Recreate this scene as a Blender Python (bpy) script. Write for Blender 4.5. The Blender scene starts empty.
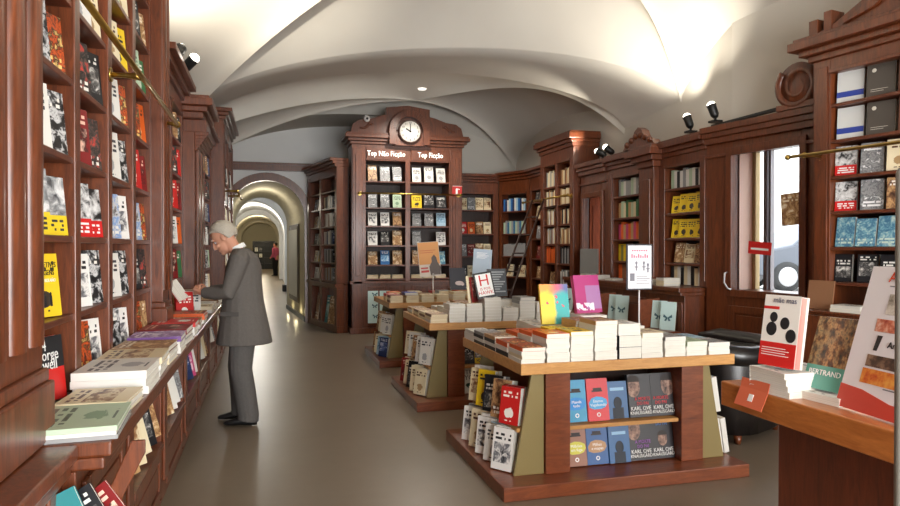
import bpy, bmesh, math, random
from math import sin, cos, pi, sqrt, radians
from mathutils import Matrix, Vector
random.seed(7)
SKIP = {2487251668,1775639715,3945053033,843620792,482920075,4024038443,2140852520,907876854,1943913340,706181484,1018646059,2977080814,3073481522,3179446622,1355757431,2133949216,2847931488,551009035,649542699,1445108295,4016202060,646699884,3588830506,3372375068,3062805833,4048662039,1782446865,2541894273,4199947119,4072779183,2473639246,3568281104,1338241814,3048762358,3630975512,3506175192,3654151568,3021589630,3163454142,2839520121,631963793,3428043249,3770382615,1552857898,3748139948,842693944,3877605856,3991073386,1429524841,3935627398,2659308290}
REST = {219583372,3397494791,2230732688,3099637633,1771641946,2425788678,402647315,124824190,3793733955,466596432,1998027528,2813799286,518475306,3943265979,3448501560,622876475,3607754217,3871497272,4112579282,27865815,2389159967,734599426,4243359473,2533364620,1158269071,4079718082,2237380575,3992290131,891847252,3686988478,4208036925,2704430656,3458441387,1371071494,235487820,2327127506,2620628153,2741870425,1509028680,4064498069,1504135323,1239578672,4269751395,1665797166,336162160,2390454019,2601522384,1619803738,2731592719,3730277270,3309567045,1663698486,555520588,1876566662,1875353919,2332317901,3885887626,1129608578,508592120,160131495,1907323941,2939800841,208782943,2188910904,2711223368,2121404152,819856861,2991666359,4106223108,2660551740,228004641,3549890959,3904216734,921254269,2207778309,2418696329,4085229575,605337610,779944306,1252244597,2008043320,2991431442,1118802533,1584301945,614093632,2021000033,2273307135,2156930818,2609565251,3269914670,2925707688,2627791417,3827259770,2850911250,1969691143,2952393960,3921063327,1652381322,3107503319,3336617018,3304463077,806666691,4022492758,2706733351,2980687819,3663249401,3192398787,2560488172,3588142192,592028772,2434523428,1308869208,2013882863,3187082936,650335692,42016351,875325844,863095627,1747680309,540787249,2912053644,4004607102,900444472,3276726797,2193388612,1003074056,412834854,2787997306,2348545942,4084368649,1154362201,206525379,1261367369,1320334366,240097633,2951024616,2041186144,3756517718,2127482192,3361902043,464672928,2423326734,3894754457,370780922,3826364123,2727534749,2112332494,2122784219,2900896897,2377367840,4074806093,3030577667,3731464856,2684747845,855075633,2054376360,2828653424,922034245,1510700643,3794930081,206656006,2737167860,3834327304,2940656161,4014289132,372197673,1222293502,1977313070,967475737,977119791,3451414220,1510451475,2228571117,2757388140,2264186280,979758617,194418593,1138245427,1520799810,3272142185,3511129326,2525128643,2924128544,2980794391,3699162356,3411717603,156290394,2598529851,195346702,3775683873,1634109916,3487441986,808512416,2873811415,454211048,1085671433,1425744468,1613659183,3827666729,2542118729,1917620372,1441289602,1627644328,716652757,3772521539,3701996971,1402184953,2882497617,4107790483,1767784460,1401734873,1222004437,1700273381,913361679,2597810623,4095114721,2519936531,2916482490,2334212932,814319651,3157538268,2558102750,544776974,542478718,992565724,1001041624,1433117318,595047011,1303821885,3031177934,1612601155,2195682498,3316676883,3099336510,3896458022,798321777,4211826387,2888301680,181414287,2854645528,1779338670,3221500985,3570806923,823831879,2569533579,2205292787,1766681901,2747405150,211724005,2496368552,121180901,1471609146,2778934457,3073847259,1283509504,385623999,266455143,3353120098,1112492379,4220802188,2450319263,3064867165,2325272908,1244140784,3595157526,385420714,2787344859,2844052619,3370195074}
REST_MESHES = []
SC = bpy.context.scene
COL = SC.collection
T = Matrix.Translation
def RX(a): return Matrix.Rotation(radians(a), 4, 'X')
def RY(a): return Matrix.Rotation(radians(a), 4, 'Y')
def RZ(a): return Matrix.Rotation(radians(a), 4, 'Z')
def FR(x, y, z=0, a=0): return T((x, y, z)) @ RZ(a)

# ---------------------------------------------------------------- mesh builder
class MB:
    def __init__(s): s.v = []; s.f = []; s.m = []; s.uv = {}; s.sm = []
    def quad(s, pts, m=0, uv=None, smooth=False):
        i = len(s.v); s.v += [tuple(p) for p in pts]
        s.f.append(tuple(range(i, i + len(pts)))); s.m.append(m); s.sm.append(smooth)
        if uv: s.uv[len(s.f) - 1] = uv
        return s
    def box(s, x0, y0, z0, x1, y1, z1, m=0, M=None, uvfront=False):
        p = [Vector(c) for c in ((x0,y0,z0),(x1,y0,z0),(x1,y1,z0),(x0,y1,z0),(x0,y0,z1),(x1,y0,z1),(x1,y1,z1),(x0,y1,z1))]
        if M: p = [M @ q for q in p]
        i = len(s.v); s.v += [tuple(q) for q in p]
        for k, q in enumerate(((0,1,5,4),(1,2,6,5),(2,3,7,6),(3,0,4,7),(4,5,6,7),(3,2,1,0))):
            s.f.append(tuple(i + a for a in q)); s.m.append(m if isinstance(m, int) else m[k]); s.sm.append(False)
            if uvfront and k == 0: s.uv[len(s.f) - 1] = ((0,0),(1,0),(1,1),(0,1))
        return s
    def prism(s, prof, a, b, axis='y', m=0, M=None):
        """profile of 2D points extruded from a to b; axis y: profile in xz, x: in yz, z: in xy"""
        def P(u, w, t): return {'y': (u, t, w), 'x': (t, u, w), 'z': (u, w, t)}[axis]
        n = len(prof); i = len(s.v)
        pts = [P(u, w, a) for u, w in prof] + [P(u, w, b) for u, w in prof]
        if M: pts = [tuple(M @ Vector(q)) for q in pts]
        s.v += pts
        s.f.append(tuple(i + k for k in range(n))); s.f.append(tuple(i + n + k for k in reversed(range(n))))
        s.m += [m, m]; s.sm += [False, False]
        for k in range(n):
            l = (k + 1) % n
            s.f.append((i + k, i + n + k, i + n + l, i + l)); s.m.append(m); s.sm.append(False)
        return s
    def rings(s, R, m=0, cap=True, closed=True, smooth=True):
        n = len(R[0]); i = len(s.v)
        for r in R: s.v += [tuple(p) for p in r]
        for a in range(len(R) - 1):
            for k in range(n if closed else n - 1):
                l = (k + 1) % n
                s.f.append((i+a*n+k, i+a*n+l, i+(a+1)*n+l, i+(a+1)*n+k)); s.m.append(m); s.sm.append(smooth)
        if cap and closed:
            s.f.append(tuple(i + k for k in reversed(range(n)))); s.f.append(tuple(i + (len(R)-1)*n + k for k in range(n)))
            s.m += [m, m]; s.sm += [False, False]
        return s
    def tube(s, pts, rad, n=10, m=0, cap=True):
        P = [Vector(p) for p in pts]; R = []
        if not isinstance(rad, (list, tuple)): rad = [rad] * len(P)
        u = None
        for k, p in enumerate(P):
            d = (P[min(k+1, len(P)-1)] - P[max(k-1, 0)]).normalized()
            if u is None: u = d.orthogonal().normalized()
            u = (u - d * u.dot(d)).normalized(); w = d.cross(u)
            r = rad[k]; ra, rb = r if isinstance(r, (list, tuple)) else (r, r)
            R.append([p + u * (ra * cos(2*pi*j/n)) + w * (rb * sin(2*pi*j/n)) for j in range(n)])
        return s.rings(R, m, cap)
    def lathe(s, prof, n=20, m=0, M=None):
        R = []
        for r, z in prof:
            ring = [Vector((r*cos(2*pi*j/n), r*sin(2*pi*j/n), z)) for j in range(n)]
            R.append([M @ q for q in ring] if M else ring)
        return s.rings(R, m)
    def ell(s, c, r, M=None, n=16, k=10, m=0):
        R = []
        for a in range(k + 1):
            t = -pi/2 + pi*a/k; t = max(min(t, pi/2-.02), -pi/2+.02)
            ring = [Vector((c[0]+r[0]*cos(t)*cos(2*pi*j/n), c[1]+r[1]*cos(t)*sin(2*pi*j/n), c[2]+r[2]*sin(t))) for j in range(n)]
            R.append([M @ q for q in ring] if M else ring)
        return s.rings(R, m)
    def add(s, me, M, m=0):
        i = len(s.v); s.v += [tuple(M @ v.co) for v in me.vertices]
        for p in me.polygons: s.f.append(tuple(i + k for k in p.vertices)); s.m.append(m); s.sm.append(False)
        return s
    def mesh(s, name, mats):
        me = bpy.data.meshes.new(name); me.from_pydata(s.v, [], s.f)
        for mt in mats: me.materials.append(mt)
        me.polygons.foreach_set('material_index', s.m); me.polygons.foreach_set('use_smooth', s.sm)
        if s.uv:
            ul = me.uv_layers.new(name='UVMap'); d = ul.data
            for p in me.polygons:
                q = s.uv.get(p.index)
                for k, li in enumerate(p.loop_indices): d[li].uv = q[k] if q else (.03, .03)
        me.update(); return me
    def build(s, name, mats, parent=None, M=None, bevel=0, fix=True):
        if not isinstance(mats, (list, tuple)): mats = [mats]
        me = s.mesh(name, mats)
        if fix:
            bm = bmesh.new(); bm.from_mesh(me); bmesh.ops.recalc_face_normals(bm, faces=bm.faces); bm.to_mesh(me); bm.free()
        return put(name, me, parent, M, bevel)
def put(name, me, parent=None, M=None, bevel=0):
    o = bpy.data.objects.new(name, me); COL.objects.link(o)
    if parent: o.parent = parent
    if M is not None: o.matrix_local = M
    if bevel:
        b = o.modifiers.new('bevel', 'BEVEL'); b.width = bevel; b.segments = 2; b.limit_method = 'ANGLE'; b.angle_limit = radians(50)
    return o
LABELS = {}
def tag(o, label=None, cat=None, group=None, kind=None):
    if label:
        n = len(label.split())
        if n < 4 or n > 16: print('LABEL WORDS', n, label)
        if label in LABELS: print('LABEL DUP', label)
        LABELS[label] = 1; o['label'] = label
    if cat: o['category'] = cat
    if group: o['group'] = group
    if kind: o['kind'] = kind
    return o
def thing(name, label, cat, M=None, group=None):
    o = bpy.data.objects.new(name, None); COL.objects.link(o); o.empty_display_size = .05
    if M is not None: o.matrix_local = M
    return tag(o, label, cat, group)
def struct(o): o['kind'] = 'structure'; return o
ORD = 'first second third fourth fifth sixth seventh eighth ninth tenth eleventh twelfth thirteenth fourteenth fifteenth sixteenth'.split()

# ---------------------------------------------------------------- node helpers
class G:
    def __init__(s, name, rough=.5, spec=.5):
        s.mat = bpy.data.materials.new(name); s.mat.use_nodes = True; s.nt = s.mat.node_tree
        s.b = s.nt.nodes['Principled BSDF']; s.b.inputs['Roughness'].default_value = rough
        s.b.inputs['Specular IOR Level'].default_value = spec
    def n(s, t, **k):
        x = s.nt.nodes.new('ShaderNode' + t)
        for a, b in k.items(): setattr(x, a, b)
        return x
    def set(s, inp, v):
        if hasattr(v, 'is_output') or isinstance(v, bpy.types.NodeSocket): s.nt.links.new(v, inp)
        else: inp.default_value = v
    def m(s, op, *a):
        x = s.n('Math', operation=op)
        for i, v in enumerate(a): s.set(x.inputs[i], v)
        return x.outputs[0]
    def mix(s, f, a, b):
        x = s.n('Mix', data_type='RGBA'); s.set(x.inputs[0], f)
        s.set(x.inputs[6], a if not isinstance(a, tuple) else (*a, 1)); s.set(x.inputs[7], b if not isinstance(b, tuple) else (*b, 1))
        return x.outputs[2]
    def coord(s, kind='Object', scale=(1,1,1), loc=(0,0,0), rot=(0,0,0)):
        c = s.n('TexCoord'); mp = s.n('Mapping'); mp.inputs['Scale'].default_value = scale; mp.inputs['Location'].default_value = loc; mp.inputs['Rotation'].default_value = rot
        s.nt.links.new(c.outputs[kind], mp.inputs[0]); return mp.outputs[0]
    def noise(s, vec, scale=5, detail=3, rough=.5, dist=0):
        x = s.n('TexNoise'); s.set(x.inputs['Vector'], vec); x.inputs['Scale'].default_value = scale; x.inputs['Detail'].default_value = detail
        x.inputs['Roughness'].default_value = rough; x.inputs['Distortion'].default_value = dist; return x.outputs[0]
    def ramp(s, f, stops, interp='LINEAR'):
        x = s.n('ValToRGB'); x.color_ramp.interpolation = interp; s.set(x.inputs[0], f)
        e = x.color_ramp.elements
        while len(e) < len(stops): e.new(.5)
        for k, (p, c) in enumerate(stops): e[k].position = p; e[k].color = (*c, 1)
        return x.outputs[0]
    def col(s, c): s.set(s.b.inputs['Base Color'], (*c, 1) if isinstance(c, tuple) else c); return s
    def bump(s, h, st=.1, d=.01):
        x = s.n('Bump'); x.inputs['Strength'].default_value = st; x.inputs['Distance'].default_value = d
        s.set(x.inputs['Height'], h); s.set(s.b.inputs['Normal'], x.outputs[0]); return s
def lin(r, g, b): return tuple(((c/255)/12.92 if c <= 10 else (((c/255)+.055)/1.055)**2.4) for c in (r, g, b))
def plain(name, c, rough=.5, metal=0, emit=0, spec=.5):
    g = G(name, rough, spec).col(c); g.b.inputs['Metallic'].default_value = metal
    if emit: g.b.inputs['Emission Color'].default_value = (*c, 1); g.b.inputs['Emission Strength'].default_value = emit
    return g.mat
def wood(name, c0, c1, rough=.32, sc=(14, 14, 1.6), coat=.25):
    g = G(name, rough); v = g.coord('Object', sc)
    a = g.noise(v, 2.2, 5, .6, 1.2); b = g.noise(v, 14, 3, .6)
    f = g.m('ADD', g.m('MULTIPLY', a, .8), g.m('MULTIPLY', b, .25))
    g.col(g.ramp(f, ((.3, c0), (.72, c1)))); g.b.inputs['Coat Weight'].default_value = coat; g.b.inputs['Coat Roughness'].default_value = .2
    g.bump(b, .06, .003); return g.mat

MW = wood('mahogany', lin(58, 27, 13), lin(122, 62, 31), .36)
MWD = wood('dark_mahogany_cavity_shade', lin(32, 16, 10), lin(60, 32, 20), .5, coat=0)  # mahogany darkened, cavity shade put into its colour; the dark ladder uses it too
MWS = wood('mahogany_shelf', lin(66, 31, 19), lin(118, 62, 38), .38, (2, 14, 14), .15)
MTAB = wood('cherry_table', lin(94, 44, 24), lin(138, 74, 42), .35, (2, 12, 12))
MTOP = wood('oak_edge', lin(170, 116, 60), lin(206, 156, 92), .4, (2, 14, 14), .1)
MCOUNT = wood('counter_top_wood', lin(150, 84, 36), lin(196, 122, 60), .3, (12, 2, 12))
MOLIVE = plain('olive_laminate', lin(134, 118, 74), .45)
MBRASS = plain('brass', lin(190, 158, 84), .3, 1)
MBLACK = plain('black_metal', (.012, .012, .012), .4)
MWHITE = plain('white_paint', (.8, .8, .78), .5)
MPAGE = (lambda g: (g.col(g.ramp(g.noise(g.coord('Object', (1, 420, 1)), 1, 1), ((.35, lin(205, 200, 188)), (.65, lin(232, 229, 220))))), g.mat)[1])(G('page_edges', .8, .1))
MPAGEC = (lambda g: (g.col(g.ramp(g.noise(g.coord('Object', (1, 420, 1)), 1, 1), ((.35, lin(206, 188, 152)), (.65, lin(232, 218, 188))))), g.mat)[1])(G('cream_page_edges', .8, .1))
MPLAS = (lambda g: (g.col(g.ramp(g.noise(g.coord('Object'), .7, 4), ((.3, lin(200, 195, 186)), (.7, lin(210, 206, 197))))).bump(g.noise(g.coord('Object'), 9, 4), .05, .01), g.mat)[1])(G('plaster', .9, .1))
MPLASW = (lambda g: (g.col(g.ramp(g.noise(g.coord('Object'), .7, 4), ((.3, lin(224, 224, 222)), (.7, lin(236, 236, 234))))), g.mat)[1])(G('white_plaster', .9, .1))
def floor_mat():
    g = G('polished_concrete', .3, .35); v = g.coord('Object')
    a = g.noise(v, .8, 6, .62); b = g.noise(v, 9, 5, .6)
    f = g.m('ADD', g.m('MULTIPLY', a, .7), g.m('MULTIPLY', b, .3))
    g.col(g.ramp(f, ((.35, lin(116, 103, 88)), (.65, lin(127, 114, 98)))))
    g.set(g.b.inputs['Roughness'], g.m('ADD', g.m('MULTIPLY', b, .05), .3)); return g.mat
MFLOOR = floor_mat()
MGLASS = plain('window_glass', (1, 1, 1), .02); MGLASS.node_tree.nodes['Principled BSDF'].inputs['Transmission Weight'].default_value = 1; MGLASS.node_tree.nodes['Principled BSDF'].inputs['IOR'].default_value = 1.02

# ---------------------------------------------------------------- book covers
PAL = {  # code: (everyday colour words, base, second, third, style)
 'w': ('white', (222,219,212), (160,160,162), (60,60,66), 2), 'W': ('white photo-covered', (236,234,230), (120,120,124), (30,30,34), 0),
 'k': ('black', (26,26,30), (120,118,116), (222,220,214), 0), 'K': ('black photo-covered', (22,22,26), (84,70,64), (200,60,50), 3),
 'r': ('red', (196,36,34), (240,236,228), (250,240,230), 2), 'R': ('dark red', (124,26,28), (60,20,22), (230,190,170), 0),
 'o': ('orange', (222,98,34), (250,220,170), (60,30,20), 2), 'y': ('yellow', (232,196,36), (60,50,40), (40,36,30), 2),
 'b': ('blue', (50,108,172), (150,196,226), (240,240,240), 0), 'd': ('dark blue', (34,48,88), (90,110,160), (220,220,228), 0),
 'l': ('pale blue', (168,198,216), (110,150,180), (60,80,100), 0), 't': ('teal', (52,128,132), (160,206,200), (236,240,236), 0),
 'g': ('green', (58,112,70), (150,180,120), (238,236,220), 2), 'p': ('pink', (196,72,120), (236,190,206), (250,244,244), 0),
 'u': ('purple', (112,76,138), (190,170,206), (244,240,244), 3), 'n': ('brown', (126,84,54), (196,158,110), (242,230,206), 3),
 'c': ('cream', (226,212,178), (166,136,96), (90,60,44), 2), 'C': ('cream picture-covered', (222,206,170), (150,110,74), (84,50,40), 0),
 'e': ('grey', (150,150,150), (92,94,98), (232,232,232), 3), 'm': ('black-and-white', (206,206,206), (40,40,42), (24,24,26), 3),
 'M': ('yellow-banded black-and-white', (226,196,40), (150,152,154), (50,50,54), 1), 'Q': ('red-banded black-and-white', (206,34,34), (190,190,190), (30,30,32), 1),
 'v': ('olive', (124,118,62), (196,186,112), (240,236,210), 0), 'f': ('tan', (190,150,104), (120,84,58), (60,36,26), 3),
 's': ('sky-blue photo-covered', (112,150,206), (206,206,208), (96,92,92), 3), 'x': ('orange and black', (206,88,36), (40,30,28), (240,200,120), 3),
 'q': ('green-blue picture-covered', (58,112,148), (120,172,190), (204,222,210), 3), 'z': ('pale green', (178,198,170), (120,150,120), (80,100,84), 2),
}
_cov = {}
def cover(code, seed=0):
    k = (code, seed)
    if k in _cov: return _cov[k]
    nm, c1, c2, c3, st = PAL[code]; c1, c2, c3 = lin(*c1), lin(*c2), lin(*c3)
    rnd = random.Random(hash_s(code) * 31 + seed)
    g = G(f'cover_{nm}_{seed}'.replace(' ', '_').replace('-', '_'), .38, .4)
    uv = g.n('TexCoord').outputs['UV']; sp = g.n('SeparateXYZ'); g.nt.links.new(uv, sp.inputs[0]); X, Y = sp.outputs[0], sp.outputs[1]
    def band(v, a, b): return g.m('MULTIPLY', g.m('GREATER_THAN', v, a), g.m('LESS_THAN', v, b))
    def text(y0, y1, n, x0=.12, x1=.88, q=16):
        t = g.m('DIVIDE', g.m('SUBTRACT', Y, y0), (y1 - y0) / n); fr = g.m('FRACT', t)
        cx = g.n('CombineXYZ'); g.set(cx.inputs[0], g.m('FLOOR', g.m('MULTIPLY', X, q))); g.set(cx.inputs[1], g.m('FLOOR', t)); cx.inputs[2].default_value = seed * 3.7
        wn = g.n('TexWhiteNoise'); g.nt.links.new(cx.outputs[0], wn.inputs[0])
        return g.m('MULTIPLY', g.m('MULTIPLY', band(fr, .2, .78), g.m('GREATER_THAN', wn.outputs[0], .22)), g.m('MULTIPLY', band(X, x0, x1), band(Y, y0, y1)))
    mp = g.n('Mapping'); g.nt.links.new(uv, mp.inputs[0]); mp.inputs['Location'].default_value = (seed * 5.3 + rnd.random() * 20, rnd.random() * 20, seed); mp.inputs['Scale'].default_value = (1, 1.5, 1)
    pic = g.noise(mp.outputs[0], rnd.uniform(2.2, 4.2), 4, .6, .6)
    pal = g.ramp(pic, ((.33, c3), (.45, c2), (.56, c1), (.68, c2)))
    hi = rnd.random() < .5
    if st == 0:
        y0 = rnd.uniform(.1, .3); y1 = y0 + rnd.uniform(.38, .5)
        c = g.mix(g.m('MULTIPLY', band(Y, y0, y1), band(X, .08, .92)), c1, pal)
        c = g.mix(text(y1 + .05, min(y1 + .25, .94), 2), c, c3)
    elif st == 1:
        pal = g.ramp(pic, ((.36, c3), (.5, c2), (.64, (.75, .75, .75))))
        c = g.mix(g.m('LESS_THAN', Y, .34), pal, c1); c = g.mix(text(.06, .28, 3), c, (.04, .04, .04) if code == 'M' else (.85, .85, .85))
    elif st == 2:
        c = g.mix(text(.7, .9, 2) if hi else text(.56, .86, 3), c1, c3)
        dx = g.m('SUBTRACT', X, .5); dy = g.m('MULTIPLY', g.m('SUBTRACT', Y, .3), 1.5)
        rr = g.m('SQRT', g.m('ADD', g.m('MULTIPLY', dx, dx), g.m('MULTIPLY', dy, dy)))
        c = g.mix(g.m('LESS_THAN', g.m('ADD', rr, g.m('MULTIPLY', pic, .35)), .38), c, c2)
        c = g.mix(text(.07, .12, 1, .3, .7), c, c3)
    else:
        c = g.mix(text(.72, .92, 2) if hi else text(.08, .3, 2), pal, (.8, .78, .72) if sum(c3) < 1 else c3)
    g.col(c); _cov[k] = g.mat; return g.mat
def hash_s(s): return sum((i + 1) * ord(ch) for i, ch in enumerate(s))
_side = {}
def side(code):
    if code not in _side: _side[code] = plain(f'spine_{PAL[code][0]}'.replace(' ', '_').replace('-', '_'), lin(*PAL[code][1]), .4, spec=.4)
    return _side[code]
_bm = {}
def book_meshes(code, seed, w, h, t, hard, cream, art=None):
    k = (code, seed, round(w, 3), round(h, 3), round(t, 4), hard, cream, art)
    if k in _bm: return _bm[k]
    c = min(.0028 if hard else .0012, t * .2); i = .004 if hard else .0016
    A = MB(); A.box(-w/2, 0, 0, w/2, c, h, (0, 1, 1, 1, 1, 1), uvfront=True); A.box(-w/2, t - c, 0, w/2, t, h, 1); A.box(-w/2, c, 0, -w/2 + c, t - c, h, 1)
    P = MB().box(-w/2 + c, c, i, w/2 - i, t - c, h - i)
    a = art or cover(code, seed); pg = MPAGEC if cream else MPAGE
    cm = A.mesh('cover', [a, side(code)]); pm = P.mesh('pages', [pg])
    A.box(-w/2 + c, c, i, w/2 - i, t - c, h - i, 2); sm = A.mesh('book', [a, side(code), pg])
    _bm[k] = (cm, pm, sm); return _bm[k]
import zlib
def book(M, code, label, group, w=.155, h=.23, t=.022, seed=0, parts=True, hard=False, cream=False, name=None, cat='book', art=None):
    k = zlib.crc32(label.encode())
    if k in SKIP: LABELS[label] = 1; return None
    if k in REST:
        REST_MESHES.append((M.copy(), book_meshes(code, seed, w, h, t, hard, cream, art)[2])); return None
    cm, pm, sm = book_meshes(code, seed, w, h, t, hard, cream, art)
    name = name or ('hardcover_book' if hard else 'paperback')
    if parts:
        o = thing(name, label, cat, M, group); put('cover', cm, o); put('pages', pm, o)
    else: o = tag(put(name, sm, None, M), label, cat, group)
    return o
def stand(F, x, y, z, t=.022, tilt=10, yaw=0): return F @ T((x, y, z + t * sin(radians(tilt)) + .001)) @ RZ(yaw) @ RX(-tilt)
def flat(F, x, y, z, h, t, yaw=0): return F @ T((x, y, z + t)) @ RZ(yaw) @ T((0, -h/2, 0)) @ RX(-90)
def faces(F, x0, x1, z, codes, place, group, h=.22, w=.15, tilt=10, y=.05, parts=True, t=.02, shelf='', yaw=0, name=None):
    """face-out books standing on one shelf, codes left to right ('.' = gap)"""
    n = len(codes); dx = (x1 - x0) / n; w = min(w, dx - .008); k = 0
    for i, c in enumerate(codes):
        if c == '.': continue
        hh = h * random.uniform(.92, 1.04); ww = w * random.uniform(.9, 1); tt = t * random.uniform(.7, 1.3)
        book(stand(F, x0 + dx*(i + .5), y, z, tt, tilt, yaw + random.uniform(-2, 2)), c, f'{PAL[c][0]} book face out, {ORD[k]} on {shelf} shelf, {place}', group, ww, hh, tt, i + int(z*10) % 3, parts, name=name); k += 1
def spines(F, x0, x1, z, codes, place, group, h=.22, y=.05, parts=False, shelf='', n=None, fill=.95):
    x = x0 + .01; k = 0; end = x0 + (x1 - x0) * fill
    while x < end - .03 and k < len(ORD) and (n is None or k < n):
        c = codes[k % len(codes)]; t = random.uniform(.02, .042) if n is None else (end - x0 - .02) / n - .002
        hh = h * random.uniform(.86, 1.04); w = min(.14, hh * .66)
        if x + t > x1 - .005: break
        book(F @ T((x + t, y + w/2, z + .001)) @ RZ(90), c, f'{PAL[c][0]} book spine out, {ORD[k]} on {shelf} shelf, {place}', group, w, hh, t, k % 3, parts, name='hardcover_book'); k += 1
        x += t + .002
def pile(F, x, y, z, specs, place, group, yaw=0, jit=2.5, parts=True, cream=False, hard=False):
    """books lying in one pile; specs bottom to top: (code, w, h, t)"""
    n = len(specs)
    for i, (c, w, h, t) in enumerate(specs):
        where = 'only book' if n == 1 else 'top' if i == n - 1 else 'bottom' if i == 0 else f'{ORD[n - 1 - i]} from top'
        book(flat(F, x + random.uniform(-.004, .004), y + random.uniform(-.004, .004), z, h, t, yaw + random.uniform(-jit, jit) * .4), c,
             f'{PAL[c][0]} book lying flat, {where} in {place}', group, w, h, t, i % 2 if i < n - 1 else 0, parts, hard, cream); z += t + .0006
_txt = {}
def text_mesh(s, size, ext=.001, align='CENTER', sx=1):
    k = (s, size, ext, align, sx)
    if k in _txt: return _txt[k]
    cu = bpy.data.curves.new('lettering', 'FONT'); cu.body = s; cu.size = size; cu.extrude = ext; cu.align_x = align; cu.align_y = 'CENTER'; cu.resolution_u = 2; cu.space_line = .85
    o = bpy.data.objects.new('lettering', cu); COL.objects.link(o)
    dg = bpy.context.evaluated_depsgraph_get(); dg.update(); me = bpy.data.meshes.new_from_object(o.evaluated_get(dg))
    bpy.data.objects.remove(o); me.transform(RX(90))
    if sx != 1: me.transform(Matrix.Diagonal((sx, 1, 1, 1)))
    _txt[k] = me; return me
def lettering(s, size, parent, x, y, z, mat, name='title_lettering', align='CENTER', sx=1, ext=.0008):
    me = text_mesh(s, size, ext, align, sx).copy(); me.materials.clear(); me.materials.append(mat)
    return put(name, me, parent, T((x, y, z)))
# ---------------------------------------------------------------- room shell
def wall(name, pts, z0, z1, mat=None, th=0):
    m = MB()
    for (a, b), (c, d) in zip(pts, pts[1:]): m.quad([(a, b, z0), (c, d, z0), (c, d, z1), (a, b, z1)])
    return struct(m.build(name, mat or MPLAS))
f = MB().box(-2.6, -3, -.1, 7.5, 53, 0); struct(f.build('floor', MFLOOR))
XL = -1.08
wall('wall_left', [(XL, -2.6), (XL, 13.65)], 0, 5)
BEND = (4.75, 6.0)
def wr(t, off=.35, z=0):                       # a point t metres from the bend towards the shop front, off metres behind the panelling
    return (4.4 + .1736*t + .9848*off, 6.0 - .9848*t + .1736*off, z)
# right wall: straight part, then the splayed part with the window opening
wall('wall_right', [(4.75, 13), (4.75, 8.8)], 0, 5); wall('wall_right_middle', [(4.75, 8.25), (4.75, 6.06)], 0, 5)
wall('wall_right_low', [(4.75, 8.8), (4.75, 8.25)], 0, 1.05); wall('wall_right_high', [(4.75, 8.8), (4.75, 8.25)], 2.25, 5)
m = MB()
def wq(t0, t1, z0, z1): m.quad([wr(t0, .35, z0), wr(t1, .35, z0), wr(t1, .35, z1), wr(t0, .35, z1)])
wq(0, .3, 0, 5); wq(1.14, 8.6, 0, 5); wq(.3, 1.14, 0, 1.05); wq(.3, 1.14, 2.46, 5)
struct(m.build('wall_right_splay', MPLAS))
# front wall of the shop behind the camera, with a wide shop window
m = MB()
for x0, x1, z0, z1 in ((-1.1, -.3, 0, 5), (5.2, 6.4, 0, 5), (-.3, 5.2, 2.7, 5), (-.3, 5.2, 0, .35)): m.quad([(x0, -2.6, z0), (x1, -2.6, z0), (x1, -2.6, z1), (x0, -2.6, z1)])
struct(m.build('wall_front', MPLAS))
m = MB()
for x in (-.3, 1.05, 2.4, 3.8, 5.13): m.box(x, -2.64, .35, x + .07, -2.56, 2.7)
m.box(-.3, -2.64, .35, 5.2, -2.56, .43); m.box(-.3, -2.64, 2.62, 5.2, -2.56, 2.7); struct(m.build('window_2', MW))
# back wall with the arched opening, and the right half nearer
AX, AR, AS, YB = -.02, .76, 2.08, 13.65        # arch centre, radius, springing, plane
m = MB(); N_ = 24
arc = [(AX + AR*cos(pi - pi*k/N_), AS + AR*sin(pi*k/N_)) for k in range(N_ + 1)]
m.quad([(XL, YB, 0), (AX - AR, YB, 0), (AX - AR, YB, 5), (XL, YB, 5)]); m.quad([(AX + AR, YB, 0), (1.75, YB, 0), (1.75, YB, 5), (AX + AR, YB, 5)])
for (a, b), (c, d) in zip(arc, arc[1:]): m.quad([(a, YB, b), (c, YB, d), (c, YB, 5), (a, YB, 5)])
struct(m.build('wall_back', MPLASW))
wall('wall_back_recess', [(1.75, YB), (1.75, 12.47), (4.78, 12.47)], 0, 5)
# dark timber lining of the arch and the beam above it
m = MB()
def archring(m, r0, r1, y0, y1, zs, cx, jamb=True, n=24):
    A = [(cx + r0*cos(pi - pi*k/n), zs + r0*sin(pi*k/n)) for k in range(n + 1)]; B = [(cx + r1*cos(pi - pi*k/n), zs + r1*sin(pi*k/n)) for k in range(n + 1)]
    if jamb: A = [(A[0][0], 0)] + A + [(A[-1][0], 0)]; B = [(B[0][0], 0)] + B + [(B[-1][0], 0)]
    for k in range(len(A) - 1):
        p, q, r, s = A[k], A[k+1], B[k+1], B[k]
        m.quad([(p[0], y0, p[1]), (q[0], y0, q[1]), (r[0], y0, r[1]), (s[0], y0, s[1])]); m.quad([(p[0], y0, p[1]), (q[0], y0, q[1]), (q[0], y1, q[1]), (p[0], y1, p[1])])
        m.quad([(s[0], y0, s[1]), (r[0], y0, r[1]), (r[0], y1, r[1]), (s[0], y1, s[1])])
archring(m, AR - .03, AR + .12, YB - .07, YB + .12, AS, AX)
struct(m.build('trim_1', MW, fix=False))
m = MB().box(XL, YB - .12, 3.0, 1.3, YB - .002, 3.11); m.box(XL, YB - .16, 3.11, 1.3, YB - .002, 3.15); struct(m.build('trim_2', MW))
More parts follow.
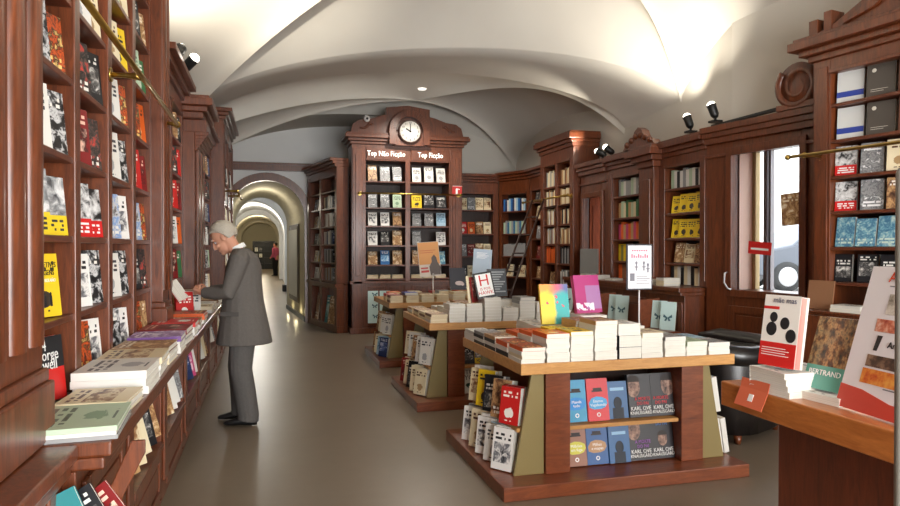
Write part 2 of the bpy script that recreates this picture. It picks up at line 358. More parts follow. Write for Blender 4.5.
# corridor beyond: barrel vaults and cross arches
def barrel(name, y0, y1, cx, hw, zs, mat, rise=None, floor0=0):
    m = MB(); n = 24; r = rise or hw
    P = [(cx - hw, floor0)] + [(cx - hw*cos(pi*k/n), zs + r*sin(pi*k/n)) for k in range(n + 1)] + [(cx + hw, floor0)]
    for k, ((a, b), (c, d)) in enumerate(zip(P, P[1:])): m.quad([(a, y0, b), (c, y0, d), (c, y1, d), (a, y1, b)], smooth=0 < k < n + 1)
    return struct(m.build(name, mat, fix=False))
def crosswall(name, y, th, cx, hw, zs, W, H, mat, rise=None):
    m = MB(); n = 24; r = rise or hw
    A = [(cx - hw, 0)] + [(cx - hw*cos(pi*k/n), zs + r*sin(pi*k/n)) for k in range(n + 1)] + [(cx + hw, 0)]
    for yy in (y, y + th):
        m.quad([(W[0], yy, 0), (A[0][0], yy, 0), (A[0][0], yy, H), (W[0], yy, H)]); m.quad([(A[-1][0], yy, 0), (W[1], yy, 0), (W[1], yy, H), (A[-1][0], yy, H)])
        for (a, b), (c, d) in zip(A[1:-1], A[2:-1]): m.quad([(a, yy, b), (c, yy, d), (c, yy, H), (a, yy, H)])
    for (a, b), (c, d) in zip(A, A[1:]): m.quad([(a, y, b), (c, y, d), (c, y + th, d), (a, y + th, b)])
    return struct(m.build(name, mat, fix=False))
MTAN = plain('passage_plaster', lin(196, 188, 164), .8, spec=.1)
m = MB(); P0, P1 = [[(c - h, y, 0)] + [(c - h*cos(pi*k/24), y, zs + r*sin(pi*k/24)) for k in range(25)] + [(c + h, y, 0)] for c, h, y, zs, r in ((AX, AR, YB, AS, AR), (-.155, .6, 16.86, 2.05, .66))]
for k in range(26): m.quad([P0[k], P0[k+1], P1[k+1], P1[k]], smooth=0 < k < 25)
struct(m.build('wall_passage', MTAN, fix=False))
crosswall('wall_passage_end', 16.85, .25, -.155, .6, 2.05, (-2.3, 2.2), 4, MPLASW, .66)
barrel('wall_corridor', 17.1, 23.2, -.45, 1.25, 1.95, MPLASW)
crosswall('wall_corridor_arch', 23.2, .6, -.53, 1.08, 1.97, (-2.4, 2), 3.6, MPLASW)
barrel('wall_corridor_far', 23.8, 32, -.5, 1.16, 1.95, MPLASW, 1.28)
crosswall('wall_corridor_far_arch', 32, .6, -.5, 1.0, 2.0, (-2.4, 2), 3.6, MPLASW)
barrel('wall_corridor_end', 32.6, 49, -.5, 1.25, 1.95, MTAN, 1.2)
crosswall('wall_corridor_end_arch', 41, .5, -.5, 1.02, 2.0, (-2.2, 1.6), 3.3, MTAN)
wall('wall_corridor_back', [(-2.4, 49), (2, 49)], 0, 4, MTAN)
m = MB().box(.47, 23.15, 0, .62, 23.9, .22); struct(m.build('baseboard_corridor', MBLACK))

# ---------------------------------------------------------------- vaulted ceiling
def web(m, A, B, C, rise, pA=2, pB=2, n=26, k=28):
    """one web of a groin vault: corners A, B on its boundary arch of that rise, crown C"""
    R = []
    for i in range(n + 1):
        t = max(0.0, cos(pi/2*i/n))
        za = A[2] + (C[2] - A[2]) * (1 - t**pA); zb = B[2] + (C[2] - B[2]) * (1 - t**pB)
        row = []
        for j in range(k + 1):
            s = .5 - .5*cos(pi*j/k)
            x = C[0] + t*((A[0] + (B[0]-A[0])*s) - C[0]); y = C[1] + t*((A[1] + (B[1]-A[1])*s) - C[1])
            row.append((x, y, za + (zb - za)*s + rise*t*sqrt(max(0, 1 - (2*s-1)**2))))
        R.append(row)
    m.rings(R, cap=False, closed=False)
def strip(m, A, B, r1, D, E, r2, k=36):
    R = []
    for (P, Q, r) in ((A, B, r1), (D, E, r2)):
        R.append([(P[0]+(Q[0]-P[0])*s, P[1]+(Q[1]-P[1])*s, P[2]+(Q[2]-P[2])*s + r*sqrt(max(0, 1-(2*s-1)**2))) for s in [.5-.5*cos(pi*j/k) for j in range(k+1)]])
    mid = [[tuple(a + (b-a)*u for a, b in zip(p, q)) for p, q in zip(*R)] for u in (0, .25, .5, .75, 1)]
    m.rings(mid, cap=False, closed=False)
def web_rows(A, B, C, rise, pA, pB, n=26, k=36):
    m = MB(); web(m, A, B, C, rise, pA, pB, n, k); w = k + 1
    return [m.v[i*w:(i+1)*w] for i in range(n + 1)]
L0, R0, C1 = (XL, 9.5, 3.14), (4.78, 6.98, 3.14), (1.9, 5.9, 4.55)
LF, RF = (XL, 2.0, 3.14), (5.84, 0, 3.14)
L1, R1, A2, BR, BL = (XL, 10.6, 3.14), (4.78, 8.24, 3.0), (2.5, 11.4, 4.05), (4.78, 12.5, 3.0), (XL, 12.2, 3.0)
for nm, a in (('ceiling', [(R0, RF, C1, .58, 5.5, 2.5), (RF, LF, C1, .9, 2.5, 2), (LF, L0, C1, .8, 2, 1.8)]),
              ('ceiling_back', [(L1, R1, A2, .93, 2, 4), (R1, BR, A2, .62, 4, 2.6), (BR, BL, A2, .95, 2.6, 2), (BL, L1, A2, .3, 2, 2)])):
    m = MB()
    for w in a: web(m, *w)
    struct(m.build(nm, MPLAS, fix=False))
def arc_row(P, Q, r, k=36): return [(P[0]+(Q[0]-P[0])*s, P[1]+(Q[1]-P[1])*s, P[2]+(Q[2]-P[2])*s + r*sqrt(max(0, 1-(2*s-1)**2))) for s in [.5-.5*cos(pi*j/k) for j in range(k+1)]]
ra, rb = arc_row(L0, R0, .86), arc_row(L1, R1, .93)
m = MB(); m.rings(web_rows(L0, R0, C1, .86, 1.8, 5.5)[::-1] + [[tuple(p + (q - p)*u for p, q in zip(a, b)) for a, b in zip(ra, rb)] for u in (.35, .7, 1)], cap=False, closed=False); struct(m.build('ceiling_arch', MPLAS, fix=False))
m = MB(); strip(m, BR, BL, .95, (4.78, YB, 3.0), (XL, YB, 3.0), .95); struct(m.build('ceiling_back_arch', MPLAS, fix=False))
m = MB(); strip(m, RF, LF, .9, (6.4, -2.6, 3.14), (XL, -2.6, 3.14), .9); struct(m.build('ceiling_front', MPLAS, fix=False))

struct(MB().box(-1.3, -2.8, 5, 6.6, 14, 5.1).build('sky_leak_blocker', MPLAS))  # unseen slab added above the vault to keep sky light from leaking in
# ---------------------------------------------------------------- joinery helpers
def steps(m, x0, x1, y0, z, spec, ends=(1, 1), D=.3):
    """stepped cornice from z up; spec = (height, overhang) per step, front plane y0 (towards -y)"""
    for h, o in spec:
        m.box(x0 - o*ends[0], y0 - o, z, x1 + o*ends[1], y0 + D, z + h); z += h
    return z
def bookcase(name, label, F, W, H, D, z0, bays, shelves, top, corn=((.05, .02), (.04, .05), (.05, .09)), ends=(1, 1), th=.026, py=0, group=None, cat='bookcase', plinth=0):
    root = thing(name, label, cat, F, group)
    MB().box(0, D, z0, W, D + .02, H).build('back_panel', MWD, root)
    edges = [0] + [v for b in bays for v in b] + [W]
    for i in range(0, len(edges), 2):
        a, b = edges[i], edges[i+1]
        m = MB().box(a, py if b - a < .12 and 0 < i < len(edges) - 2 else 0, z0, b, D, H)
        if b - a > .12:                                                  # raised moulding on wide uprights
            m.box(a + .02, -.012, z0 + .06, b - .02, 0, H - .06); 
            if b - a > .16: m.box(a + .055, -.022, z0 + .12, b - .055, -.012, H - .12)
        m.build('upright', MW, root, bevel=.004)
    for a, b in bays:
        m = MB()
        for z in shelves:
            if z - th < z0: continue
            MB().box(a, .006, z - th, b, D, z).build('shelf', MWS, root, bevel=.003)
        MB().box(a, 0, top, b, D, H).box(a - .012, -.012, top, b + .012, 0, top + .03).build('frieze', MW, root, bevel=.004)
    if corn:
        m = MB(); steps(m, 0, W, 0, H, corn, ends, D + .02); m.build('cornice', MW, root, bevel=.006)
    return root
def panel_door(m, x0, x1, z0, z1, y=0, d=.02, fr=.07):
    """raised-and-fielded panel on a plane facing -y"""
    m.box(x0, y - d, z0, x0 + fr, y, z1); m.box(x1 - fr, y - d, z0, x1, y, z1); m.box(x0 + fr, y - d, z0, x1 - fr, y, z0 + fr); m.box(x0 + fr, y - d, z1 - fr, x1 - fr, y, z1)
    m.box(x0 + fr + .02, y - d*.6, z0 + fr + .02, x1 - fr - .02, y, z1 - fr - .02)
def rail(name, label, pts, brackets, r=.014, group=None):
    """brass rail along pts; brackets: (point on rail, point on case)"""
    o = thing(name, label, 'rail', T(pts[0]), group); P = [Vector(p) - Vector(pts[0]) for p in pts]
    m = MB().tube(P, r, 12)
    for e in (P[0], P[-1]): m.ell(e, (.024, .024, .024), n=12, k=8)
    m.build('rod', MBRASS, o)
    for a, b in brackets:
        a = Vector(a) - Vector(pts[0]); b = Vector(b) - Vector(pts[0]); d = (b - a).normalized()
        m = MB().tube([a, a + d*.03, (a + b)/2, b], [.024, .018, .012, .014], 12).tube([b - d*.012, b - d*.0005], .035, 14)
        m.build('bracket', MBRASS, o)
    return o
# ================================================================ LEFT WALL
LZ, LIP, XF = .9, -.47, -.77
SHL = [LZ, 1.225, 1.545, 1.87, 2.19, 2.51, 2.83, 3.14]
UP = ['lowest'] + [f'{o} raised' for o in ORD]
SH = ['lowest', 'second', 'third', 'fourth', 'fifth', 'sixth', 'seventh', 'eighth']   # shelves counted upwards
FA = FR(XF, 2.38, 0, 90)
BAYS = [(.16, .69), (.77, 1.29), (1.37, 1.92), (2.01, 2.55)]
bookcase('bookcase', 'tall mahogany wall bookcase with four narrow bays behind the long counter', FA, 2.58, 3.5, .26, LZ, BAYS, SHL[1:], 3.44,
         ((.06, .03), (.05, .07), (.06, .12)), py=-.004, ends=(0, 0), group='mahogany bookcases')
# half-round column at the far end of the tall bookcase and the panelled pilaster at its near end
def pilaster(F, name, label, W, pr, z0, z1, flutes=True):
    o = thing(name, label, 'pilaster', F)
    MB().box(0, -pr, z0 + .22, W, .02, z1).build('shaft', MW, o, bevel=.006)
    m = MB().box(-.015, -pr - .03, z0, W + .015, .02, z0 + .18); m.box(-.008, -pr - .016, z0 + .18, W + .008, .02, z0 + .22); m.build('base', MW, o, bevel=.006)
    if flutes:
        m = MB(); k = max(1, int(W / .12))
        for i in range(k):
            x0 = W*i/k + .025; x1 = W*(i+1)/k - .025
            m.rings([[(x0 + (x1-x0)*(.5-.5*cos(pi*j/10)), -pr - .022*sin(pi*j/10), z) for j in range(11)] for z in (z0 + .3, z1 - .12)], cap=False, closed=False)
        m.build('moulding', MW, o)
    return o
pilaster(FR(XF, 1.9, 0, 90), 'pilaster', 'near fluted mahogany pilaster standing at the start of the wall bookcase', .465, .085, LZ, 3.3)
pilaster(FR(XF, 4.96, 0, 90), 'pilaster', 'rounded mahogany pilaster closing the far end of the tall bookcase', .27, .07, LZ, 3.44)
o = thing('bookcase', 'mahogany bookcase side panel at the very edge of the left wall, before the fluted pilaster', 'bookcase', FR(XF, -2.5, 0, 90), 'mahogany bookcases')
m = MB().box(0, 0, LZ, 4.38, .28, 3.05)
for i in range(6): panel_door(m, .05 + .72*i, .72 + .72*i, 1.0, 2.95)
m.build('panel', MW, o, bevel=.005)
P1, P2, P3, P4 = ('first bay of the left wall', 'second bay of the left wall', 'third bay of the left wall', 'fourth bay of the left wall')
GL = 'books face out on the left wall shelves'
rows = {0: ['', '', 'y.', 'MM', 'wm', 'mo', 'wk'][0:], }
LEFT = [['..', '.y', 'MM', 'wm', 'mx', 'ek'], ['xWm', 'WmW', 'QQQ', 'RKr', 'KkK', 'wcw', 'cCc'], ['mWm', 'wmW', 'sWs', 'wmx', 'wxo', 'cyc', 'zcw'], ['xno', 'kKn', 'sxs', 'rRr', 'xoy', 'zgk', 'knk']]
for b, (place, rws) in enumerate(zip((P1, P2, P3, P4), LEFT)):
    for k, codes in enumerate(rws):
        if codes.strip('.'):
            hh = .255
            faces(FA, BAYS[b][0] + (.12, .11, .15, .17)[b], BAYS[b][1] - .004, SHL[k], codes[:2] if b else codes, place, GL, hh, .178, 6, .05, True, .02, SH[k], yaw=(-22, -23, -24, -22)[b])
# the black and red book and the yellow one with lettering in the nearest bay
BLK = plain('black_ink', (.012, .012, .014), .5); WHT = plain('white_ink', (.85, .85, .83), .5); RED = plain('red_ink', lin(200, 34, 30), .45)
o = book(stand(FA, .5, .04, SHL[0], .03, 6, -20), 'r', 'black and red paperback with large white title, standing on the counter in the first bay', GL, .2, .25, .03, art=RED)
MB().box(-.1, -.001, .125, .1, 0, .25).build('cover_band', BLK, o)
for i, s in enumerate(('1984', 'George', 'Orwell')): lettering(s, .062, o, -.085 if i else -.095, -.0015, .215 - .037*i, WHT, align='LEFT', sx=.82)
book(stand(FA, .55, .11, SHL[0], .03, 6, -20), 'y', 'yellow paperback half hidden behind the black and red one in the first bay', GL, .2, .27, .03, 1)
book(stand(FA, .62, .15, SHL[0], .03, 5, -20), 'W', 'white paperback leaning beside the black and red one in the first bay', GL, .14, .28, .03, 1)
o = [x for x in COL.objects if x.get('label', '').startswith('yellow book face out, first on second shelf, first bay')][0]
o.location = FA @ Vector((.5, .05, SHL[1] + .006))
for i, (s, sz) in enumerate((('OS DETETIVES', .03), ('SELVAGENS', .03), ('ROBERTO BOLAÑO', .019))): lettering(s, sz, o, 0, -.0015, .2 - .03*i, BLK if i < 2 else WHT, sx=.75)
m = MB()
for x in (-.03, .0, .03): m.ell((x, -.001, .088), (.006, .001, .007), n=8, k=6).box(x - .006, -.0015, .04, x + .006, -.0005, .082)
m.build('figures', BLK, o); MB().ell((-.055, -.001, .03), (.022, .0015, .022)).build('round_badge', RED, o)
# lower shelving E, F between the pilasters, with a capital breaking forward, and the tall end bookcase G
FE, FF, FG = FR(XF, 5.28, 0, 90), FR(XF, 7.45, 0, 90), FR(-.6, 9.95, 0, 90)
SE = [LZ, 1.22, 1.53, 1.84, 2.15, 2.46]
CORN = ((.05, .03), (.05, .07), (.05, .12))
bookcase('bookcase', 'lower mahogany bookcase of two bays between the rounded pilaster and the carved capital', FE, 1.45, 2.86, .28, LZ, [(.05, .66), (.74, 1.38)], SE[1:], 2.72, CORN, (0, 0), py=0, group='mahogany bookcases')
bookcase('bookcase', 'mahogany bookcase of three bays beyond the carved capital, behind the man', FF, 2.42, 2.86, .28, LZ, [(.1, .75), (.83, 1.5), (1.58, 2.3)], SE[1:], 2.72, CORN, (0, 0), py=0, group='mahogany bookcases')
bookcase('bookcase', 'tall mahogany end bookcase on the left wall next to the arched passage', FG, 2.2, 3.3, .44, 0, [(.15, .95), (1.1, 1.95)], [.5, .9] + SE[1:] + [2.77], 3.1, CORN, group='mahogany bookcases')
o = thing('pilaster', 'mahogany pilaster with a carved capital jutting out between two lower bookcases', 'pilaster', FR(XF, 6.75, 0, 90))
MB().box(0, -.1, LZ, .68, .27, 2.6).box(.1, -.13, LZ + .2, .28, -.1, 2.5).box(.4, -.13, LZ + .2, .58, -.1, 2.5).build('shaft', MW, o, bevel=.008)
m = MB()
for i in range(6): m.prism([(-.12 - .02*i, 2.42 + .028*i), (-.1, 2.42 + .028*i), (-.1, 2.46 + .028*i), (-.13 - .02*i, 2.46 + .028*i)], .04 - .005*i, .64 + .005*i, 'x')
m.box(.06, -.2, 2.6, .62, .27, 2.72); m.build('carved_bracket', MW, o, bevel=.006)
m = MB(); steps(m, 0, .68, -.16, 2.72, ((.06, .02), (.05, .06), (.07, .11), (.03, .08)), (1, 1), .43); m.build('capital', MW, o, bevel=.008)
PE1, PE2 = 'near bay of the lower bookcase', 'far bay of the lower bookcase'
for k, (a, b) in enumerate((('ek', 'nR'), ('Wt', 'Rg'), ('eC', 'Wo'), ('Qr', 'rR'), ('mQ', 'Kr'), ('rk', 'nk'))):
    faces(FE, .2, .65, SE[k], a, PE1, GL, .25, .19, 5, .05, False, .024, SH[k], yaw=-32); faces(FE, .9, 1.37, SE[k], b, PE2, GL, .25, .19, 5, .05, False, .024, SH[k], yaw=-34)
for j, (x0, x1) in enumerate(((.1, .75), (.85, 1.5), (1.6, 2.3))):
    for k, a in enumerate(('Wc', 'mz', 'Wk', 'ed', 'Kk', 'nd')):
        faces(FF, x0 + .2, x1 - .01, SE[k], (a if j != 1 else a[::-1]), f'{ORD[j]} bay beyond the carved capital', GL, .25, .2, 5, .055, False, .024, SH[k], yaw=-38)
for j, (x0, x1) in enumerate(((.15, .95), (1.1, 1.95))):
    for k, z in enumerate(SE[1:]): faces(FG, x0 + .22, x1 - .02, z, ('cW', 'Wd', 'cw', 'We', 'kw')[k], f'{ORD[j]} bay of the end bookcase', GL, .24, .22, 5, .06, False, .024, SH[k + 1], yaw=-40)
# long counter under the left bookcases
o = thing('display_counter', 'long mahogany display counter with recessed racks running along the left wall', 'counter', FR(LIP, 2.27, 0, 90))
MB().box(0, 0, LZ - .05, 7.66, .3, LZ - .004).box(.0, .02, LZ - .09, 7.66, .3, LZ - .05).build('counter_top', MW, o, bevel=.008)
m = MB().box(.0, .155, 0, 7.66, .3, .1).box(.0, .135, 0, 7.66, .17, .06); m.build('plinth', MW, o, bevel=.006)
NB = 7
SX = [.71 + .98*i for i in range(NB + 1)]
MB().box(0, .26, .1, 7.66, .3, LZ - .09).build('back_board', MWD, o)
m = MB().box(0, .1, .1, .71, .26, LZ - .09); panel_door(m, .06, .66, .16, LZ - .14, .1, .015, .06); m.build('end_panel', MW, o, bevel=.004)
for x in SX[:-1]: MB().box(x, .1, .1, x + .16, .26, LZ - .09).box(x + .03, .085, .2, x + .13, .1, LZ - .16).build('stile', MW, o, bevel=.005)
RACK = ['fCckn', 'nwwe', 'dpw', 'wcf', 'we', 'cw', 'wn']
for i in range(NB):
    a = SX[i] + .16; b = min(SX[i+1], 7.66)
    m = MB().box(a, .11, .1, b, .26, .4).box(a, .085, .4, b, .26, .43); panel_door(m, a + .03, b - .03, .13, .39, .11, .015, .05); m.build('lower_panel', MW, o, bevel=.004)
    n = len(RACK[i]); dx = .155
    for j, c in enumerate(RACK[i]):
        x = b - .1 - dx*(n - 1 - j)
        book(T((LIP, 2.27, 0)) @ RZ(90) @ T((x, .15, .44)) @ RZ(-38) @ RY(random.uniform(-9, -1)) @ T((0, 0, .022)) @ RX(-13), c,
             f'{PAL[c][0]} booklet tilted in the {ORD[i]} recessed rack of the long counter, {ORD[j]} along', 'booklets in the counter racks', .19, .27, .012, j, i < 3, name='booklet')
# narrower ledge before the counter with the small tilted rack at its end
m = MB().box(-4.7, .09, LZ - .05, 0, .3, LZ - .004).box(-4.7, .11, LZ - .1, 0, .3, LZ - .05)
o = thing('ledge_cabinet', 'mahogany ledge in front of the near fluted pilaster, shallower than the counter', 'cabinet', FR(LIP, 2.265, 0, 90))
m.build('ledge_top', MW, o, bevel=.008)
m = MB().box(-4.7, .2, 0, 0, .3, LZ - .1); m.box(-.14, .13, .6, -.02, .2, LZ - .1).box(-.13, .15, .08, -.03, .2, .6); m.build('cabinet_body', MW, o, bevel=.006)
o = thing('magazine_rack', 'wooden slanting rack fixed to the near end of the long counter', 'rack', T((-.5, 2.262, .56)))
m = MB().prism([(-.07, -.03), (-.03, -.03), (.13, .3), (.13, .34), (.09, .34)], -.015, 0, 'y'); m.build('sloping_bracket', MW, o, bevel=.004)
MB().box(-.07, -.17, -.05, .14, -.016, -.03).build('rack_shelf', MW, o, bevel=.003)
for j, (x, c) in enumerate(((-.53, 't'), (-.47, 'k'), (-.41, 'R'))):
    book(T((x + .0, 2.13 + .03*j, .56)) @ RY(-26 - 6*j) @ RX(-14), c, f'{PAL[c][0]} booklet leaning {("behind the other two", "between two others", "at the outer edge")[j]} in the slanting rack', 'booklets in the slanting rack', .16, .23, .012, j, name='booklet')
# piles along the counter
CZ = LZ - .003; GC = 'book piles along the left counter'
FC = FR(LIP, 2.27, 0, 90)            # x along the counter, y towards the wall
def cpile(x, y, specs, nm, yaw=0): pile(FC, x, y, CZ, specs, nm, GC, yaw, hard=True)
yaw90 = -90
cpile(.19, .135, [('e', .34, .27, .014), ('w', .34, .27, .012), ('z', .34, .28, .016)], 'nearest pile on the left counter', 3)
cpile(.5, .14, [('c', .27, .24, .012), ('w', .28, .25, .02), ('C', .27, .24, .012)], 'second pile on the left counter', -2)
cpile(.87, .15, [('w', .34, .28, .032), ('w', .34, .28, .03), ('w', .34, .28, .034)], 'thick third pile on the left counter', 0)
cpile(1.22, .15, [('w', .32, .27, .03), ('w', .32, .27, .03), ('C', .32, .28, .03)], 'fourth pile on the left counter', 1)
cpile(1.56, .15, [('c', .3, .27, .03), ('w', .3, .27, .03), ('n', .3, .27, .03)], 'fifth pile on the left counter', -1)
cpile(1.92, .15, [('w', .3, .28, .036), ('w', .3, .28, .03), ('u', .3, .28, .03)], 'purple-topped pile on the left counter', 1)
cpile(2.3, .15, [('w', .3, .27, .03), ('e', .3, .27, .03), ('R', .32, .28, .035)], 'dark red pile on the left counter', -2)
cpile(2.7, .15, [('w', .3, .27, .03), ('w', .3, .27, .03), ('r', .32, .28, .03)], 'red-topped pile on the left counter', 1)
cpile(3.1, .15, [('w', .28, .26, .03), ('n', .3, .26, .03)], 'brown-topped pile on the left counter', 2)
cpile(3.45, .15, [('w', .28, .26, .03), ('o', .3, .27, .03), ('x', .3, .27, .02)], 'orange pile close to the man', 0)
for i, x in enumerate((4.3, 4.7, 5.1, 5.5, 6.0)): cpile(x, .15, [('w', .28, .25, .03), ('cwnce'[i], .28, .25, .03)], f'{ORD[i]} pile beyond the man', 0)
for j, (x, c) in enumerate(((3.86, 'w'), (3.96, 'R'), (4.06, 'c'), (3.74, 'r'))):
    book(stand(FC, x, .17 + .01*j, CZ, .03, 8, -90 if j < 3 else -60), c, f'{PAL[c][0]} book standing on the left counter just before the man', 'books standing by the man', .15, .22, .03, j)

# brass rails
rail('brass_rail', 'long brass ladder rail across the tall bookcase on the left wall', [(-.62, 2.3, 2.37), (-.62, 5.1, 2.37)], [((-.62, y, 2.37), (XF + (.0 if 2.7 < y < 4.9 else .07), y, 2.37)) for y in (2.4, 3.71, 5.06)], group='brass ladder rails')
rail('brass_rail', 'short brass rail on the end bookcase beside the arched passage', [(-.42, 10.0, 2.3), (-.42, 11.6, 2.3)], [((-.42, y, 2.3), (-.6, y, 2.3)) for y in (10.05, 11.0)], group='brass ladder rails')

# ================================================================ CLOCK BOOKCASE
FK = FR(1.39, 11.54)
KB = [(.245, .94), (1.03, 1.74)]; KS = [.95, 1.19, 1.53, 1.87, 2.19, 2.65]
K = bookcase('bookcase', 'tall mahogany bookcase crowned by a pediment with a round clock', FK, 1.98, 3.28, .52, .9, KB, KS, 3.0, None, group='mahogany bookcases', )
m = MB().box(0, 0, .08, 1.98, .52, .9).box(-.03, -.03, 0, 2.01, .52, .1).box(-.03, -.03, .86, 2.01, .52, .91)
for a, b in ((.28, .6), (.63, .95), (1.05, 1.37), (1.4, 1.72)): panel_door(m, a, b, .14, .82, 0, .018, .035)
m.build('lower_cabinet', MW, K, bevel=.005)
for x in (.02, 1.8): MB().box(x, -.03, .1, x + .16, 0, 3.2).box(x + .04, -.045, 1.0, x + .12, -.03, 3.1).build('pilaster', MW, K, bevel=.005)
m = MB(); steps(m, 0, 1.98, 0, 3.28, ((.05, .03), (.05, .07), (.06, .12), (.03, .1)), (1, 1), .54); m.build('cornice', MW, K, bevel=.006)
m = MB(); cx = .99
prof = [(-.02, 3.47), (.02, 3.62), (.12, 3.69), (.3, 3.71), (.5, 3.78), (.6, 3.8), (.6, 3.93), (cx, 3.98), (1.38, 3.93), (1.38, 3.8), (1.48, 3.78), (1.68, 3.71), (1.86, 3.69), (1.96, 3.62), (2.0, 3.47)]
m.prism(prof, -.02, .12, 'y')
A = [(cx + .36*cos(pi*k/24), 3.52 + .36*sin(pi*k/24)) for k in range(25)]; B = [(cx + .24*cos(pi*k/24), 3.52 + .24*sin(pi*k/24)) for k in range(25)]
for k in range(24): m.prism([A[k], A[k+1], B[k+1], B[k]], -.15, -.02, 'y')
m.box(.63, -.16, 3.28, .75, -.02, 3.53).box(1.23, -.16, 3.28, 1.35, -.02, 3.53); m.box(.72, -.13, 3.26, 1.26, -.02, 3.5)
for s in (-1, 1):
    for k in range(9):
        a = k*.7; r = .085 - .008*k; m.ell((cx + s*(.62 + .05*k/2 + r*.3*cos(a)), -.025, 3.62 + .03*sin(a) - .006*k), (.03, .02, .02), n=8, k=6)
m.build('pediment', MW, K, bevel=.004)
ck = thing('wall_clock', 'round white clock in the pediment of the tall bookcase', 'clock', FK @ T((.99, -.16, 3.5)))
MB().lathe([(.0, 0), (.2, 0), (.205, .02), (.19, .035), (.18, .03), (.0, .03)], 40, M=RX(90)).build('rim', plain('clock_rim', lin(70, 40, 26), .4), ck)
MB().lathe([(0, .029), (.18, .029), (.18, .033), (0, .033)], 40, M=RX(90)).build('dial', plain('clock_dial', lin(236, 234, 226), .4), ck)
for k in range(12):
    a = 2*pi*(k + 1)/12; lettering(str(k + 1), .05, ck, .145*sin(a), -.036, .145*cos(a), BLK, 'numeral')
for nm, a, l, w in (('minute_hand', 0, .135, .008), ('hour_hand', -60, .09, .012)):
    MB().box(-w, -.041, -.02, w, -.038, l, M=RY(a)).build(nm, BLK, ck)
MLIT = plain('lit_lettering', (1, .96, .88), .5, emit=1.1)
for s, x, lb in (('Top Não Ficção', .6, 'lit white lettering Top Não Ficção above left bay of the clock bookcase'), ('Top Ficção', 1.39, 'lit white lettering Top Ficção above right bay of the clock bookcase')):
    o = thing('shelf_sign', lb, 'sign', FK @ T((x, -.008, 3.12)), 'lit shelf signs')
    MB().box(-.34, -.014, -.1, .34, 0, .09).build('board', MW, o, bevel=.003); lettering(s, .125, o, 0, -.016, 0, MLIT, sx=.82, ext=.002)
GK = 'books on the clock bookcase'
for b, rws in enumerate((['cn', 'nbn', 'Wkn', 'WWf', 'eez', 'fee'], ['c.', 'n.q', 'e.W', 'eel', 'ykk', 'www'])):
    pl = ('left bay of the clock bookcase', 'right bay of the clock bookcase')[b]
    for k, c in enumerate(rws):
        if k == 0: continue
        faces(FK, KB[b][0] + .02, KB[b][1] - .02, KS[k], c, pl, GK, .25 if k < 5 else .28, .17 if k != 4 or b == 0 else .2, 12, .06, False, .022, SH[k])
    for j in range(3):
        pile(FK, KB[b][0] + .13 + .22*j, .14, KS[0], [('c', .19, .14, .035), ('w', .19, .14, .03)], f'{ORD[j]} pile at foot of {pl[:-22]}', GK, 0, 3, False, True)
rail('brass_rail', 'brass ladder rail across the tall clock bookcase', [(1.5, 11.36, 2.42), (3.3, 11.36, 2.42)], [((x, 11.36, 2.42), (x, 11.49, 2.42)) for x in (1.52, 3.28)], group='brass ladder rails')
def butterfly(o, x, z, s, mat):
    m = MB()
    for sx in (-1, 1): m.prism([(x, z), (x + sx*s, z + s*.8), (x + sx*s*1.1, z + s*.1), (x + sx*.4*s, z - .1*s), (x + sx*.8*s, z - s*.7), (x + sx*.3*s, z - s*.8)], -.0065, -.0045, 'y')
    m.build('butterfly_print', mat, o)
MMINT = plain('mint_paper', lin(206, 232, 230), .35); MBF = plain('butterfly_ink', lin(70, 110, 122), .5)
for i, x in enumerate((.235, .44)):
    o = thing('poster', f'pale mint poster with butterflies on the {("left", "right")[i]} low door of the clock bookcase', 'poster', FK @ T((x + .13, -.02, .18)), 'mint butterfly posters')
    MB().box(-.09, -.0045, 0, .09, 0, .56).build('sheet', MMINT, o)
    for z in (.12, .3, .5): butterfly(o, -.03 + .06*((z*10) % 2), z, .045, MBF)
# red fire sign on the right post
o = thing('fire_sign', 'small red fire extinguisher sign on the right post of the clock bookcase', 'sign', FK @ T((1.87, -.05, 2.5)))
MB().box(-.09, -.006, -.09, .09, 0, .09).build('plate', plain('sign_red', lin(186, 36, 32), .4), o)
m = MB().box(-.025, -.009, -.06, .012, -.006, .03).ell((-.006, -.0075, .03), (.018, .002, .02)).prism([(-.01, .05), (.05, .035), (.05, .02), (-.01, .035)], -.009, -.006, 'y'); m.box(-.09, -.0075, .085, .09, -.006, .09); m.build('extinguisher_symbol', WHT, o)
# security camera on the pediment
o = thing('security_camera', 'small white dome security camera on the left shoulder of the pediment', 'camera', FK @ T((.25, -.05, 3.72)))
MB().lathe([(.0, -.01), (.05, -.01), (.05, .01), (.03, .02), (.03, .05), (0, .05)], 16).build('mount', MWHITE, o); MB().ell((0, -.05, -.02), (.055, .05, .055)).build('dome', MWHITE, o); MB().ell((0, -.1, -.025), (.022, .012, .022)).build('lens', MBLACK, o)

# ================================================================ BOOKCASE OF THE PASSAGE (left of the clock)
pa = math.degrees(math.atan2(11.62 - 13.5, 1.16 - .76)); FP = FR(.76, 13.5, 0, pa)
bookcase('bookcase', 'dark mahogany bookcase set sideways between the arched passage and the clock bookcase', FP, 1.86, 2.9, .2, .86, [(.2, .8), (.92, 1.75)], [.9, 1.22, 1.55, 1.87, 2.2, 2.5], 2.75, CORN, (0, 0), group='mahogany bookcases')
o = thing('low_cabinet', 'dark low cupboard with an open rack under the sideways bookcase', 'cabinet', FP)
m = MB().box(0, .14, 0, 1.86, .2, .85).box(0, 0, .0, 1.86, .14, .12).box(0, 0, .76, 1.86, .14, .858).box(-.0, -.03, .8, 1.86, 0, .858)
for a, b in ((0, .3), (.82, .95), (1.72, 1.86)): m.box(a, 0, .12, b, .14, .76)
m.build('body', MW, o, bevel=.005)
GP = 'books on the sideways bookcase'
